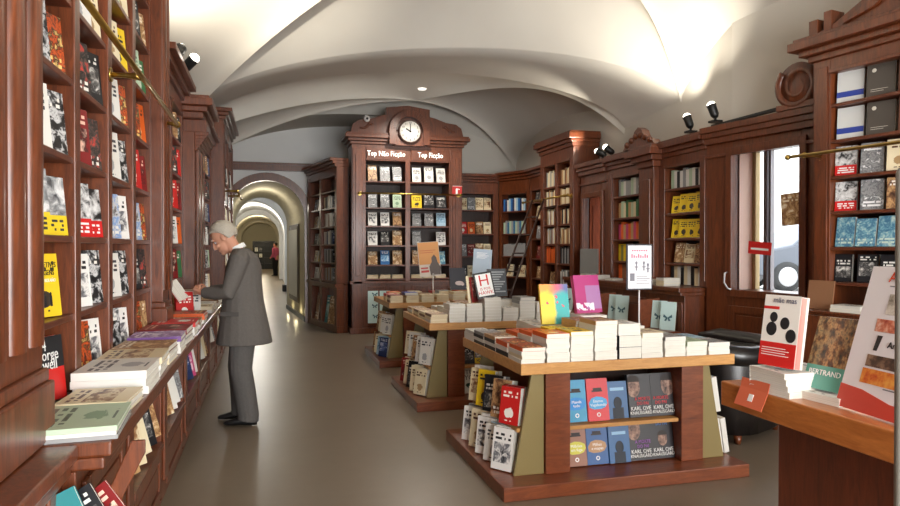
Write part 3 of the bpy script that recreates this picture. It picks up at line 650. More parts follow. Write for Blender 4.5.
for k, (a, b) in enumerate((('ww', 'ne'), ('cy', 'ek'), ('kk', 'wed'), ('fc', 'nww'), ('dn', 'cke'))):
    z = [.9, 1.22, 1.55, 1.87, 2.2][k]
    faces(FP, .22, .78, z, a, 'far bay of the sideways bookcase', GP, .22, .2, 8, .05, False, .03, SH[k]); spines(FP, .94, 1.6, z, b, 'near bay of the sideways bookcase', GP, .24, .05, False, SH[k], n=6, fill=.8)
for i, (x, c) in enumerate(((.5, 'f'), (1.2, 't'), (1.45, 'n'))):
    book(stand(FP, x, .02, .121, .015, 8, 6*i), c, f'{PAL[c][0]} large booklet standing in the rack under the sideways bookcase', 'large booklets in the low rack', .2 + .03*i, .5, .015, i, False, name='booklet')

# ================================================================ BACK WALL BOOKCASE AND CORNER CABINET
FB = FR(3.39, 12.02)
bookcase('bookcase', 'mahogany bookcase on the back wall to the right of the clock bookcase', FB, .84, 2.72, .3, 0, [(.06, .74)], [.5, .93, 1.33, 1.75, 2.2], 2.5, CORN, (0, 0), group='mahogany bookcases')
GB = 'books face out on the back bookcase'
for k, c in enumerate(('kceC', 'eRnc', 'rofc', 'CeCC')): faces(FB, .08, .72, [.93, 1.33, 1.75, 2.2][k], c, 'back wall bookcase', GB, .23, .15, 9, .05, False, .022, SH[k])
ca = math.degrees(math.atan2(11.3 - 12.0, 4.56 - 4.24)); FQ = FR(4.235, 12.0, 0, ca)
bookcase('corner_cabinet', 'narrow mahogany corner cabinet between the back bookcase and the ladder bookcase', FQ, .78, 2.74, .18, 0, [(.07, .71)], [.5, .95, 1.33, 1.75, 2.17], 2.48, CORN, (0, 0), cat='cabinet')
GQ = 'books in the corner cabinet'
for k, (c, n) in enumerate((('cC', 0), ('e', 11), ('zeq', 11), ('bdwl', 12))):
    z = [.95, 1.33, 1.75, 2.17][k]
    if n: spines(FQ, .08, .7, z, c, 'corner cabinet', GQ, .24, .03, False, SH[k], n=n)
    else: faces(FQ, .08, .7, z, c, 'corner cabinet', GQ, .22, .18, 9, .04, False, .02, SH[k])

# ================================================================ RIGHT WALL
FN = FR(4.56, 11.28, 0, -90)
bookcase('bookcase', 'narrow mahogany bookcase squeezed between corner cabinet and ladder bookcase', FN, 1.1, 2.74, .17, 0, [(.1, 1.02)], [.5, .95, 1.3, 1.65, 2.0, 2.3], 2.5, CORN, (0, 0), group='mahogany bookcases')
GN = 'books in the narrow bookcase'
for k, c in enumerate(('nC', 'Re', 'ew', 'Cc', 'kew')): faces(FN, .12, 1.0, [.95, 1.3, 1.65, 2.0, 2.3][k], c, 'narrow bookcase by the corner', GN, .22, .2, 9, .03, False, .02, SH[k])
FLD = FR(4.3, 10.16, 0, -90); LS = [.9, 1.25, 1.55, 1.85, 2.15, 2.45]
LD = bookcase('bookcase', 'tall mahogany bookcase with a stepped cornice and a ladder leaning on it', FLD, 1.22, 2.98, .4, 0, [(.12, .57), (.65, 1.1)], [.5] + LS, 2.78, ((.06, .02), (.05, .05), (.08, .09), (.03, .07)), ends=(1, .6), group='mahogany bookcases')
GD = 'books on the ladder bookcase'
for k, (a, b) in enumerate((('nf', 'we'), ('ox', 'ke'), ('nwce', 'cfn'), ('ncw', 'nkc'), ('cef', 'fcc'), ('ecC', 'nfc'))):
    if k == 0: faces(FLD, .13, .56, LS[k], 'f', 'left bay of the ladder bookcase', GD, .22, .18, 8, .05, False, .02, SH[k]); spines(FLD, .66, 1.09, LS[k], b, 'right bay of the ladder bookcase', GD, .25, .05, False, SH[k], n=6, fill=.7)
    else: spines(FLD, .13, .56, LS[k], a, 'left bay of the ladder bookcase', GD, .25, .05, False, SH[k], n=8, fill=.92); spines(FLD, .66, 1.09, LS[k], b, 'right bay of the ladder bookcase', GD, .25, .05, False, SH[k], n=7, fill=.85)
rail('brass_rail', 'brass ladder rail on the bookcase with the ladder', [(4.17, 8.85, 2.25), (4.17, 10.6, 2.25)], [((4.17, 8.99, 2.25), (4.3, 8.99, 2.25)), ((4.17, 10.1, 2.25), (4.3, 10.1, 2.25))], group='brass ladder rails')
o = thing('library_ladder', 'dark wooden library ladder leaning against the brass rail in the far corner', 'ladder', T((3.17, 9.3, 0)))
d = Vector((.97, .34, 2.25)); side_v = Vector((-.05, .4, 0))
for s in (0, 1): m = MB().tube([side_v*s, side_v*s*.9 + d], .017, 8); m.build('stile', MWD, o)
for k in range(1, 8): MB().tube([d*k/8, side_v*.95 + d*k/8], .011, 8).build('rung', MWD, o)

# straight section: window 2, bay A, bay B
FS = FR(4.4, 8.88, 0, -90)                       # local x = 8.88 - Y
SA, SB = (.92, 1.56), (2.11, 2.76)
H_ = 2.5
RW = bookcase('bookcase', 'mahogany wall unit with two book bays either side of a carved pilaster, above low cupboards', FS, 2.9, H_, .3, 0, [SA, SB], [1.08, 1.4, 1.72, 2.04][0:], 2.38, None, group='mahogany bookcases') if False else None
def wall_unit(name, label, F, x0, x1, bay, shelves, top, z0, cornice=True):
    W = x1 - x0; return bookcase(name, label, F @ T((x0, 0, 0)), W, 2.52, .3, z0, [(bay[0] - x0, bay[1] - x0)], shelves, top, ((.05, .02), (.05, .05), (.06, .1), (.03, .06)), (0, 0), group='mahogany bookcases')
RS = [1.08, 1.37, 1.66, 1.95, 2.18]
ZA = [1.07, 1.36, 1.66, 1.96]
ZS = [1.08, 1.32, 1.6, 1.88, 2.16]
wall_unit('bookcase', 'mahogany book bay on the right wall between the far window and the carved pilaster', FS, .78, 1.7, SA, ZS[1:], 2.4, 1.08)
wall_unit('bookcase', 'mahogany book bay with yellow books between the carved pilaster and the near window', FS, 2.0, 2.88, SB, ZS[1:], 2.4, 1.08)
o = thing('pilaster', 'broad mahogany pilaster with a carved crest between two book bays on the right wall', 'pilaster', FS)
MB().box(1.7, -.07, 1.08, 2.0, .3, 2.44).box(1.76, -.09, 1.2, 1.94, -.07, 2.3).build('shaft', MW, o, bevel=.006)
m = MB(); steps(m, 1.7, 2.0, -.07, 2.44, ((.07, .03), (.06, .08), (.08, .14), (.04, .1)), (1, 1), .37); m.build('capital', MW, o, bevel=.006)
m = MB(); c = 1.7
m.prism([(c - .35, 2.7), (c - .3, 2.76), (c - .14, 2.8), (c - .08, 2.9), (c, 2.94), (c + .08, 2.9), (c + .14, 2.8), (c + .3, 2.76), (c + .35, 2.7)], -.1, 0, 'y')
for s in (-1, 1):
    for k in range(3): m.ell((c + s*(.05 + .1*k), -.1, 2.84 - .04*k), (.05, .03, .04), n=10, k=6)
m.build('carved_crest', MW, o)
GR = 'books on the right wall bays'
PA, PB = 'far book bay of the right wall', 'near book bay of the right wall'
for k, (a, b) in enumerate((('ono', 'kCw'), ('yv', 'nCf'), ('pof', 'yyyy'), ('fzCg', 'yyyy'), ('ezwe', 'zwkwew'))):
    spines(FS, SA[0] + .02, SA[1] - .02, ZS[k], a, PA, GR, .22, .07, False, SH[k], n=9 if k else 6)
    if k in (2, 3): faces(FS, SB[0] + .06, SB[1] - .02, ZS[k], b, PB, GR, .21, .14, 10, .06, False, .03, SH[k], yaw=18)
    elif k == 1: faces(FS, SB[0] + .1, SB[1], ZS[k], b, PB, GR, .22, .15, 10, .06, False, .04, SH[k], yaw=10)
    else: spines(FS, SB[0] + .02, SB[1] - .02, ZS[k], b, PB, GR, .22, .07, False, SH[k], n=10 if k else 9, fill=.95)
# low cupboards and shelf along the straight section
o = thing('low_cabinet', 'long mahogany low cupboard and ledge running under the right wall book bays', 'cabinet', FS)
MB().box(-.0, -.3, 1.03, 2.84, .3, 1.075).box(0, -.28, .99, 2.84, .3, 1.03).build('ledge_top', MW, o, bevel=.006)
m = MB().box(0, -.22, 0, 2.82, .3, .99).box(0, -.25, 0, 2.84, -.22, .12)
for i in range(4): panel_door(m, .05 + .7*i, .7 + .7*i, .18, .92, -.22, .018, .07)
m.build('body', MW, o, bevel=.005)
GRL = 'books lying on the right wall ledge'
for i, (x, n) in enumerate(((.5, 2), (.85, 2), (1.2, 1), (1.75, 2), (2.1, 2), (2.4, 3))):
    pile(FS, x, -.14, 1.0755, [('cwecnc'[(i + j) % 6], .2, .15, .028) for j in range(n)], f'{ORD[i]} pile on the right wall ledge', GRL, 90 if i % 2 else 0, 4, False)
# wooden rests with mint butterfly booklets on the cupboard front
for i, x in enumerate((1.42, 2.38, .1)):
    w = ('under the far book bay', 'under the near book bay', 'under the far window')[i]
    o = thing('booklet_rest', f'brown wooden booklet rest fixed to the cupboard front {w}', 'rack', FS @ T((x, -.241, .6)), 'wooden booklet rests')
    MB().prism([(0, 0), (-.22, .0), (-.26, .32), (0, .34)], 0, .02, 'x').build('side_board', MTAB, o, bevel=.002); MB().box(0, -.2, 0, .42, 0, .018).build('rest_shelf', MTAB, o, bevel=.002)
    for j in range(2 if i < 2 else 1):
        p = book(FS @ T((x + .12 + .17*j, -.33, .622)) @ RZ(32) @ RX(-10), 'z', f'mint booklet with a butterfly, {("left", "right")[j]} one on the rest {w}', 'mint butterfly booklets', .17, .3, .012, 0, True, name='booklet', art=MMINT)
        butterfly(p, 0, .13, .045, MBF)
# window 2 (far): frame with a warm lit reveal
def window_unit(n, F, x0, x1, z0, z1, W0, W1, H, pink):
    """panelled mahogany window surround: opening x0..x1, z0..z1 in a panelled wall W0..W1"""
    m = MB().box(W0, 0, 0, x0, .07, H).box(x1, 0, 0, W1, .07, H).box(x0, 0, z1, x1, .07, H).box(x0, 0, 0, x1, .07, z0).box(W0, .07, H - .1, W1, .33, H)
    for a, b, c, d, y in ((x0 - .07, x0, z0 - .07, z1 + .07, -.03), (x1, x1 + .07, z0 - .07, z1 + .07, -.03), (x0, x1, z1, z1 + .07, -.03), (x0, x1, z0 - .07, z0, -.03)): m.box(a, y, c, b, 0, d)
    panel_door(m, x0 - .04, x1 + .04, .2, z0 - .16); m.box(W0, -.05, H, W1, .3, H + .06).box(W0, -.08, H + .06, W1, .3, H + .11).box(W0, -.11, H + .11, W1, .3, H + .17)
    m.box(W0, -.03, H - .14, W1, 0, H - .11).box(W0, -.03, 0, W1, 0, .14)
    o = struct(m.build(f'window_{n}', MW, None, F, .004)); return o
window_unit(3, FS, .1, .62, 1.08, 2.2, -.02, .78, 2.52, True)
MB().box(.1, .04, 1.08, .62, .044, 2.2).build('window_3_pane', MGLASS, None, FS)['kind'] = 'structure'
o = thing('shutter', 'orange-brown wooden shutter folded back inside the far window', 'shutter', FS); MB().box(.09, .075, 1.05, .115, .31, 2.24).build('leaf', wood('orange_shutter', lin(96, 34, 6), lin(140, 58, 10), .9, coat=0), o, bevel=.003); MB().box(.115, .12, 1.2, .122, .27, 2.1).build('panel', wood('orange_shutter_panel', lin(90, 32, 6), lin(132, 54, 10), .9, coat=0), o)
o = thing('monitor', 'grey computer monitor seen from behind, standing on the ledge at the far window', 'monitor', FS @ T((.5, -.13, 1.0755)) @ RZ(25))
MB().box(-.15, -.012, .06, .15, .02, .4).build('screen_back', plain('grey_plastic', lin(120, 118, 114), .5), o, bevel=.006); MB().box(-.02, .02, 0, .02, .04, .2).box(-.1, -.05, 0, .1, .1, .012).build('stand', plain('dark_grey_plastic', lin(70, 70, 70), .5), o, bevel=.003)

# splayed section: near window and the tall right bookcase
FW = T(wr(0, 0)) @ RZ(-80)
window_unit(1, FW, .335, 1.085, 1.08, 2.42, 0, 1.45, 2.55, False)
MB().box(.335, .04, 1.08, 1.085, .044, 2.42).build('window_1_pane', MGLASS, None, FW)['kind'] = 'structure'
o = MB().box(.28, .08, 1.02, .345, .3, 2.48).box(1.1, .08, 1.02, 1.16, .34, 2.48).build('window_1_reveal', plain('pink_reveal', lin(244, 208, 190), .8), None, FW); struct(o)
o = MB().box(.345, .26, 1.02, .385, .32, 2.48).build('window_1_frame', plain('yellow_frame', lin(206, 176, 120), .5), None, FW); struct(o)
struct(MB().box(.46, .28, 1.02, .5, .33, 2.48).box(.52, .28, 1.02, .545, .33, 2.48).build('window_1_bar', plain('grey_frame', lin(150, 146, 150), .5), None, FW))
struct(MB().box(.33, .07, 1.03, 1.09, .34, 1.075).build('window_1_sill', MW, None, FW))
o = thing('volute', 'carved mahogany scroll on the cornice above the near window', 'ornament', FW @ T((1.13, -.08, 2.72)))
m = MB(); sp = [((.2 - .155*k/60)*cos(k*.2 + 2.4), (.2 - .155*k/60)*sin(k*.2 + 2.4)) for k in range(61)]
m.tube([(x, -.02, .2 + z) for x, z in sp], [.04 - .02*k/60 for k in range(61)], 8); m.lathe([(0, -.05), (.2, -.05), (.2, .04), (0, .04)], 28, M=T((0, 0, .2)) @ RX(90)); m.box(-.2, -.05, 0, .2, .1, .05); m.build('scroll', MW, o)
o = thing('red_card', 'red card with white lettering hanging in the near window', 'card', FW @ T((.63, .03, 1.5)) @ RY(4)); MB().box(-.13, -.004, -.07, .13, 0, .05).build('sheet', RED, o); lettering('LIVROS', .04, o, 0, -.005, -.01, WHT) if False else MB().box(-.1, -.0055, -.03, .1, -.004, -.01).build('printed_band', WHT, o)
o = tag(MB().tube([(.63, .028, 1.55), (.63, .03, 2.42)], .0015, 6).build('thread', MWHITE, None, FW), 'thin thread holding the red card up in the near window', 'thread')
book(FW @ T((.98, .015, 1.7)) @ RY(-3), 'n', 'brown book hanging face out in the near window, right of the red card', 'books in the near window', .2, .29, .02, 1)
o = tag(MB().tube([(.98, .02, 1.995), (.98, .03, 2.42)], .0015, 6).build('thread', MWHITE, None, FW), 'thin thread holding the brown book up in the near window', 'thread')
# handle of the near window
o = thing('window_handle', 'curved metal handle on the lower corner of the near window', 'handle', FW @ T((.3, -.03, 1.15))); MB().tube([(0, -.001, .1), (0, -.04, .09), (-.0, -.05, 0), (.04, -.045, -.06), (.07, -.03, -.07)], .009, 8).build('grip', plain('steel', (.6, .6, .6), .3, 1), o)
# tall right bookcase
FT = FW @ T((1.42, -.3, 0)); TS = [1.03, 1.19, 1.48, 1.77, 2.055, 2.34, 2.625]
TS = [1.0, 1.22, 1.5, 1.785, 2.07, 2.36, 2.65]
TR = bookcase('bookcase', 'tall mahogany bookcase with a scrolled pediment in front of the near window', FT, 2.6, 3.02, .6, 0, [(.15, 1.2), (1.3, 2.35)], [.55] + TS, 2.9, ((.05, .03), (.05, .08), (.07, .14), (.03, .11)), group='mahogany bookcases')
m = MB(); zc = 3.22
m.box(.0, -.06, zc, .08, .1, zc + .13).box(.13, -.06, zc, .2, .1, zc + .17); m.prism([(.0, zc), (.22, zc + .06), (.5, zc + .2), (.8, zc + .42), (1.1, zc + .5), (1.5, zc + .48), (1.8, zc + .36), (2.1, zc + .12), (2.38, zc + .02), (2.6, zc)], -.05, .08, 'y')
m.prism([(.3, zc + .02), (.55, zc + .08), (.85, zc + .3), (.7, zc + .3), (.5, zc + .14)], -.08, -.05, 'y'); m.build('pediment', MW, TR, bevel=.005)
m = MB(); steps(m, 0, 2.6, -.0, .96, ((.02, .2), (.02, .22)), (0, 0), .0); m.box(.0, -.2, 0, 2.6, -.0, .96); m.build('lower_cabinet', MW, TR, bevel=.005)
GT = 'books on the tall right bookcase'; PT = 'the tall bookcase by the near window'
for k, c in enumerate(('', 'kkCc', '', 'rCye', 'rwCw', 'wknm', 'wknm')):
    if k == 2: faces(FT, .16, 1.16, TS[2], 'qqqqqq', PT, GT, .235, .17, 8, .04, True, .03, SH[2])
    elif k == 1:
        for j, (x, cc, w) in enumerate(((.22, 'k', .13), (.42, 'k', .15), (.6, 'k', .15), (.76, 'c', .14), (.95, 'w', .14))): book(stand(FT, x, .06, TS[1], .035, 6, 12), cc, f'{PAL[cc][0]} thick book, {ORD[j]} on second shelf of {PT}', GT, w, .22, .035, j, name='hardcover_book')
    elif k in (3, 4):
        for j, (x, cc) in enumerate(((.24, 'Q'), (.45, 'f'), (.65, 'C'), (.83, 'y'), (1.05, 'b'))): book(stand(FT, x, .06, TS[k], .04, 6, 14), 'Qefyb'[j] if k == 3 else 'QecCl'[j], f'{PAL[("Qefyb" if k == 3 else "QecCl")[j]][0]} book, {ORD[j]} on {SH[k]} shelf of {PT}', GT, .16, .235, .04, j + k, name='hardcover_book')
    elif k > 4:
        for j, cc in enumerate('wknW'):
            o = book(stand(FT, .28 + .24*j, .05, TS[k], .045, 5, 10), cc, f'{PAL[cc][0]} thick volume, {ORD[j]} on {SH[k]} shelf of {PT}', GT, .2, .25, .045, j, name='hardcover_book', art=plain(f'volume_{j}_{k}', (lin(206, 208, 206), lin(74, 68, 62), lin(92, 58, 44), lin(214, 212, 206))[j], .4))
            if j == 0: MB().box(-.1, -.001, .04, .1, 0, .085).build('blue_band', plain(f'blue_band_{k}', lin(40, 62, 150), .4), o)
            elif j == 1: MB().ell((-.05, -.001, .2), (.016, .001, .016)).box(-.07, -.001, .05, .05, 0, .053).box(-.07, -.001, .035, .02, 0, .038).build('cover_print', plain(f'pale_print_{k}', lin(196, 190, 178), .5), o)
            elif j == 2: MB().ell((.02, -.001, .13), (.05, .001, .06)).box(-.07, -.001, .2, .07, 0, .205).build('cover_print', plain(f'rust_print_{k}', lin(128, 66, 40), .5), o)
            else: MB().ell((0, -.001, .14), (.07, .001, .08)).build('cover_print', plain(f'grey_print_{k}', lin(110, 116, 130), .5), o)
for k in (1, 2, 3, 4, 5, 6): faces(FT, 1.34, 1.9, TS[k], 'cqn', 'far right bay of the tall bookcase', GT, .23, .16, 8, .05, False, .03, SH[k])
rail('brass_rail', 'brass ladder rail across the tall bookcase at the right edge', [tuple(FT @ Vector((-.08, -.2, 2.24))), tuple(FT @ Vector((2.5, -.2, 2.24)))], [(tuple(FT @ Vector((x, -.2, 2.24))), tuple(FT @ Vector((x, 0, 2.24)))) for x in (.07, 1.25, 2.45)], group='brass ladder rails')
FTL = FT @ T((0, -.22, 1.0005))
o = tag(MB().box(-.11, 0, 0, .11, .012, .23).build('card_panel', plain('brown_card', lin(138, 96, 66), .7), None, FTL @ T((.13, .12, .003)) @ RX(-9)), 'plain brown cardboard panel leaning on the ledge of the tall right bookcase', 'cardboard')
for i, (x, y, n) in enumerate(((.42, .1, 2), (.72, .1, 2), (1.0, .1, 2))): pile(FTL, x, y, .001, [('cwn'[(i + j) % 3], .24, .16, .026) for j in range(n)], f'{ORD[i]} pile on the ledge of the tall right bookcase', 'books lying on the tall bookcase ledge', 0, 5)
book(stand(FTL, .62, .21, .001, .03, 5, 8), 'K', 'dark photo-covered book leaning behind the piles on the tall bookcase ledge', GT, .24, .17, .03, 2)
# ================================================================ DISPLAY TABLES
TW, TD = 1.5, 1.24
def table(name, label, F):
    """local: x across (0..1.5 table top), y away from the viewer, z up"""
    o = thing(name, label, 'table', F, 'book display tables')
    MB().box(-.13, -.06, 0, 1.57, TD + .02, .085).build('plinth', MTAB, o, bevel=.006)
    MB().box(0, 0, .73, TW, TD, .797).build('table_top', MTOP, o, bevel=.004)
    for x in (.205, 1.17): MB().box(x, .1, .085, x + .165, TD - .1, .73).build('upright', MTAB, o, bevel=.004)
    for s in (0, 1):                         # sloping olive end panels of the side racks
        for y in (.12, TD - .15):
            xs = [(.0, .085), (.2, .085), (.2, .73), (.12, .73)] if s == 0 else [(1.51, .085), (1.31, .085), (1.31, .73), (1.39, .73)]
            MB().prism(xs, y, y + .03, 'y').build('end_panel', MOLIVE, o, bevel=.003)
        x0, x1 = (.03, .2) if s == 0 else (1.31, 1.48)
        MB().box(x0, .15, .345, x1, TD - .15, .37).build('side_shelf', MTOP, o, bevel=.002)
    MB().box(.35, .12, .345, 1.16, .5, .37).build('front_shelf', MTOP, o, bevel=.002)
    MB().box(.35, .5, .085, 1.16, .52, .73).build('rack_back', MWD, o)
    return o
F1, F2, F3 = FR(1.46, 3.74), FR(1.43, 5.97), FR(1.46, 8.26)
N1, N2, N3 = 'nearest table', 'middle table', 'farthest table'
table('display_table', 'nearest book display table, piled with white-edged paperbacks', F1)
table('display_table', 'middle book display table, half hidden behind the nearest one', F2)
table('display_table', 'farthest book display table, close to the clock bookcase', F3)
TZ = .798
def tp(F, nm, x, y, specs, where, yaw=0, **k): pile(F, x, y, TZ, specs, f'{where} of the {nm}', f'book piles on the {nm}', yaw, 2, **k)
def S(codes, w=.152, h=.225, t=.024): return [(c, w, h, t) for c in codes]
def B(codes, w=.152, h=.225, t=.024, top=1):
    """a pile of which only the upper books show: one thick volume beneath them"""
    n = len(codes) - top; k = 2 if n*t > .075 else 1
    return [(codes[0], w, h, n*t/k)]*k + [(c, w, h, t) for c in codes[-top:]]
# nearest table: front row, left to right
tp(F1, N1, .085, .12, S('wcwx', t=.0235), 'first front pile')
tp(F1, N1, .245, .12, S('wwwwwo', t=.0285), 'second front pile')
tp(F1, N1, .405, .12, S('wwwwwwy', t=.0255), 'third front pile')
tp(F1, N1, .57, .125, S('wwwwwwwwf', t=.0265), 'fourth front pile')
tp(F1, N1, .735, .12, S('kkw', .156, .23, .073), 'fifth front pile')
tp(F1, N1, .895, .12, S('wwwwC', t=.031), 'sixth front pile')
tp(F1, N1, 1.06, .12, S('wwwwe', t=.025), 'seventh front pile')
tp(F1, N1, 1.22, .12, S('wwz', t=.03), 'eighth front pile')
tp(F1, N1, 1.39, .12, S('wwe', .16, .225, .026), 'ninth front pile')
# second row and left edge
tp(F1, N1, .085, .37, S('kwx', t=.03), 'left edge second pile')
tp(F1, N1, .085, .62, S('kwkf', t=.024), 'left edge third pile')
tp(F1, N1, .085, .87, S('kwke', t=.022), 'left edge fourth pile')
tp(F1, N1, .085, 1.11, B('wkw', .152, .22, .024), 'left edge back pile')
tp(F1, N1, .245, .37, B('wwwwoo', t=.025), 'orange second-row pile')
tp(F1, N1, .405, .37, B('wwwwwy', t=.027), 'yellow second-row pile')
tp(F1, N1, .57, .39, B('fwwwwwwf', t=.027), 'tan second-row pile')
tp(F1, N1, .735, .38, B('wwwk', t=.04), 'dark second-row pile')
tp(F1, N1, .895, .38, B('wwwwC', t=.03), 'picture second-row pile')
tp(F1, N1, 1.06, .38, B('wwwn', t=.03), 'brown second-row pile')
tp(F1, N1, 1.22, .38, B('wwW', t=.028), 'photo second-row pile')
tp(F1, N1, 1.39, .38, B('wwl', .16, .225, .025), 'pale blue second-row pile')
tp(F1, N1, .245, .62, B('wwwo', t=.03), 'orange third-row pile')
tp(F1, N1, .41, .63, B('wwwww', .152, .22, .03), 'white third-row pile')
tp(F1, N1, .58, .64, B('wwwc', t=.03), 'cream third-row pile')
tp(F1, N1, .75, .66, B('wwwwn', t=.034), 'brown third-row pile')
tp(F1, N1, 1.0, .64, B('wwW', t=.03), 'photo third-row pile')
tp(F1, N1, 1.25, .64, B('wwc', t=.028), 'cream-topped third-row pile')
tp(F1, N1, .26, .9, B('cwC', t=.026), 'picture fourth-row pile')
tp(F1, N1, .5, 1.05, B('wwww', .17, .24, .033), 'first back pile')
tp(F1, N1, .7, 1.06, B('wwww', .17, .24, .03), 'second back pile')
tp(F1, N1, .97, 1.06, B('wwwww', .22, .24, .0345), 'third back pile')
tp(F1, N1, 1.3, 1.03, B('www', .17, .24, .028), 'fourth back pile')
# books standing on top of the piles
GDISP = 'books displayed upright on the tables'
def top_art(name, fn):
    g = G(name, .3, .5); uv = g.n('TexCoord').outputs['UV']; sp = g.n('SeparateXYZ'); g.nt.links.new(uv, sp.inputs[0])
    mp = g.n('Mapping'); g.nt.links.new(uv, mp.inputs[0]); fn(g, sp.outputs[0], sp.outputs[1], mp.outputs[0]); return g.mat
def yt(g, X, Y, uv):
    nz = g.noise(uv, 3, 4, .6); e = g.m('ADD', X, g.m('MULTIPLY', g.m('SUBTRACT', nz, .5), .5))
    c = g.ramp(e, ((.45, lin(236, 214, 70)), (.55, lin(60, 170, 170)))); t = g.ramp(g.m('ADD', Y, g.m('MULTIPLY', g.m('SUBTRACT', nz, .5), .4)), ((.72, (0, 0, 0)), (.86, (1, 1, 1))))
    c = g.mix(t, c, g.ramp(X, ((.3, lin(240, 160, 80)), (.6, lin(214, 100, 120)), (.9, lin(96, 110, 160)))))
    s = g.m('GREATER_THAN', g.noise(uv, 6, 2), .62); g.col(g.mix(g.m('MULTIPLY', s, g.m('MULTIPLY', g.m('GREATER_THAN', Y, .4), g.m('LESS_THAN', Y, .72))), c, lin(226, 96, 110)))
book(stand(F1, .5, .6, TZ + .152, .03, 14, -4), 'y', 'yellow and teal watercolour book propped up on a pile of the nearest table', GDISP, .21, .285, .03, art=top_art('watercolour_cover', yt))
def pk(g, X, Y, uv):
    a = g.m('MULTIPLY', g.m('GREATER_THAN', X, .42), g.m('MULTIPLY', g.m('GREATER_THAN', Y, .1), g.m('LESS_THAN', Y, .72)))
    c = g.mix(a, lin(176, 62, 122), lin(168, 120, 168)); nz = g.noise(uv, 5, 3)
    w = g.m('MULTIPLY', g.m('MULTIPLY', g.m('GREATER_THAN', nz, .47), g.m('LESS_THAN', X, .7)), g.m('MULTIPLY', g.m('GREATER_THAN', Y, .06), g.m('LESS_THAN', Y, .26)))
    g.col(g.mix(w, c, lin(236, 226, 236)))
book(stand(F1, .98, 1.03, TZ + .176, .045, 14, 4), 'p', 'thick magenta and violet book propped up at the back of the nearest table', GDISP, .225, .3, .045, hard=True, art=top_art('violet_cover', pk))
# sign on a thin pole, nearest table
o = thing('sign_stand', 'white framed notice on a thin pole at the back of the nearest table', 'sign', F1 @ T((1.31, .86, TZ)), 'notices on poles')
MB().box(-.07, -.07, 0, .07, .07, .008).build('base', MWHITE, o, bevel=.002); MB().tube([(0, 0, .008), (0, 0, .4)], .006, 8).build('pole', plain('white_metal', (.7, .7, .7), .35), o)
fr = MB().box(-.112, -.008, .37, .112, .008, .725).build('frame', plain('dark_frame', lin(46, 48, 58), .4), o, bevel=.004)
sh = MB().box(-.1, -.0095, .382, .1, -.008, .713).build('sheet', plain('notice_paper', lin(236, 234, 240), .5), o)
MPINK = plain('pink_ink', lin(196, 120, 140), .5); MGREY = plain('grey_ink', lin(120, 120, 130), .5)
m = MB(); rr = random.Random(3)
for x0, x1, z0, z1 in [(-.07 + .02*k, -.055 + .02*k, .668, .682) for k in range(7)] + [(-.075 + .019*k, -.061 + .019*k, .618, .648 - .008*(k % 3)) for k in range(8)]: m.box(x0, -.0105, z0, x1, -.0095, z1)
m.build('printed_line', MPINK, o)
m = MB()
for x, z in ((-.03, .55), (.035, .55), (.07, .535)): m.ell((x, -.01, z + .03), (.011, .001, .013), n=8, k=6).box(x - .006, -.0107, z - .03, x + .006, -.0095, z + .02).box(x - .018, -.0107, z - .005, x + .018, -.0095, z + .002)
m.box(-.085, -.0107, .44, -.045, -.0095, .5)
for k in range(4): m.box(-.03, -.0107, .42 + .018*k, .085 - .02*(k % 2), -.0095, .425 + .018*k)
m.build('printed_figures', MGREY, o)
# side and front racks of the nearest table
def siderack(F, nm, z, sets, x, lvl, h=.24, w=.15, t=.04, parts=True, lean=9):
    """copies stand face outwards (towards the aisle), two or three deep, tops leaning back into the table"""
    n = len(sets)
    for j, cs in enumerate(sets):
        y = .23 + .165*(n - 1 - j); d = 0
        for i, c in enumerate(cs):
            tt = t * random.uniform(.8, 1.15)
            M = F @ T((x, y, z)) @ RZ(-55 + random.uniform(-3, 3)) @ RX(-lean) @ T((0, d + .0008, .002 + (d + tt)*sin(radians(lean))))
            book(M, c, f'{PAL[c][0]} book {("outermost", "second", "innermost")[i]} in {ORD[n - 1 - j]} group, {lvl} side rack of {nm}', f'books in the side racks of the {nm}', w, h * random.uniform(.93, 1.03), tt, j % 3, parts); d += tt + .001
MR1 = F1
siderack(F1, N1, .371, ['Cw', 'yc', 'kd', 'fw', 'rR'], -.0, 'upper', .25, .15, .04)
siderack(F1, N1, .086, ['We', 'cw', 'WW', 'wl', 'Ww'], -.05, 'lower', .255, .155, .043)
def facerack(F, nm, z, items, lvl, lean=10, y=.17):
    for j, (x, c, w, h, t, sd, dy) in enumerate(items):
        yield book(stand(F, x, y + dy, z, t, lean), c, f'{PAL[c][0]} book face out, {ORD[j]} in {lvl} front rack of {nm}', f'books in the front racks of the {nm}', w, h, t, sd)
MK1 = plain('aqua_cover', lin(62, 150, 190), .35); MK2 = plain('scarlet_cover', lin(206, 34, 44), .35); MK3 = plain('tan_cover', lin(150, 104, 84), .35); MK4 = plain('navy_cover', lin(38, 84, 142), .35)
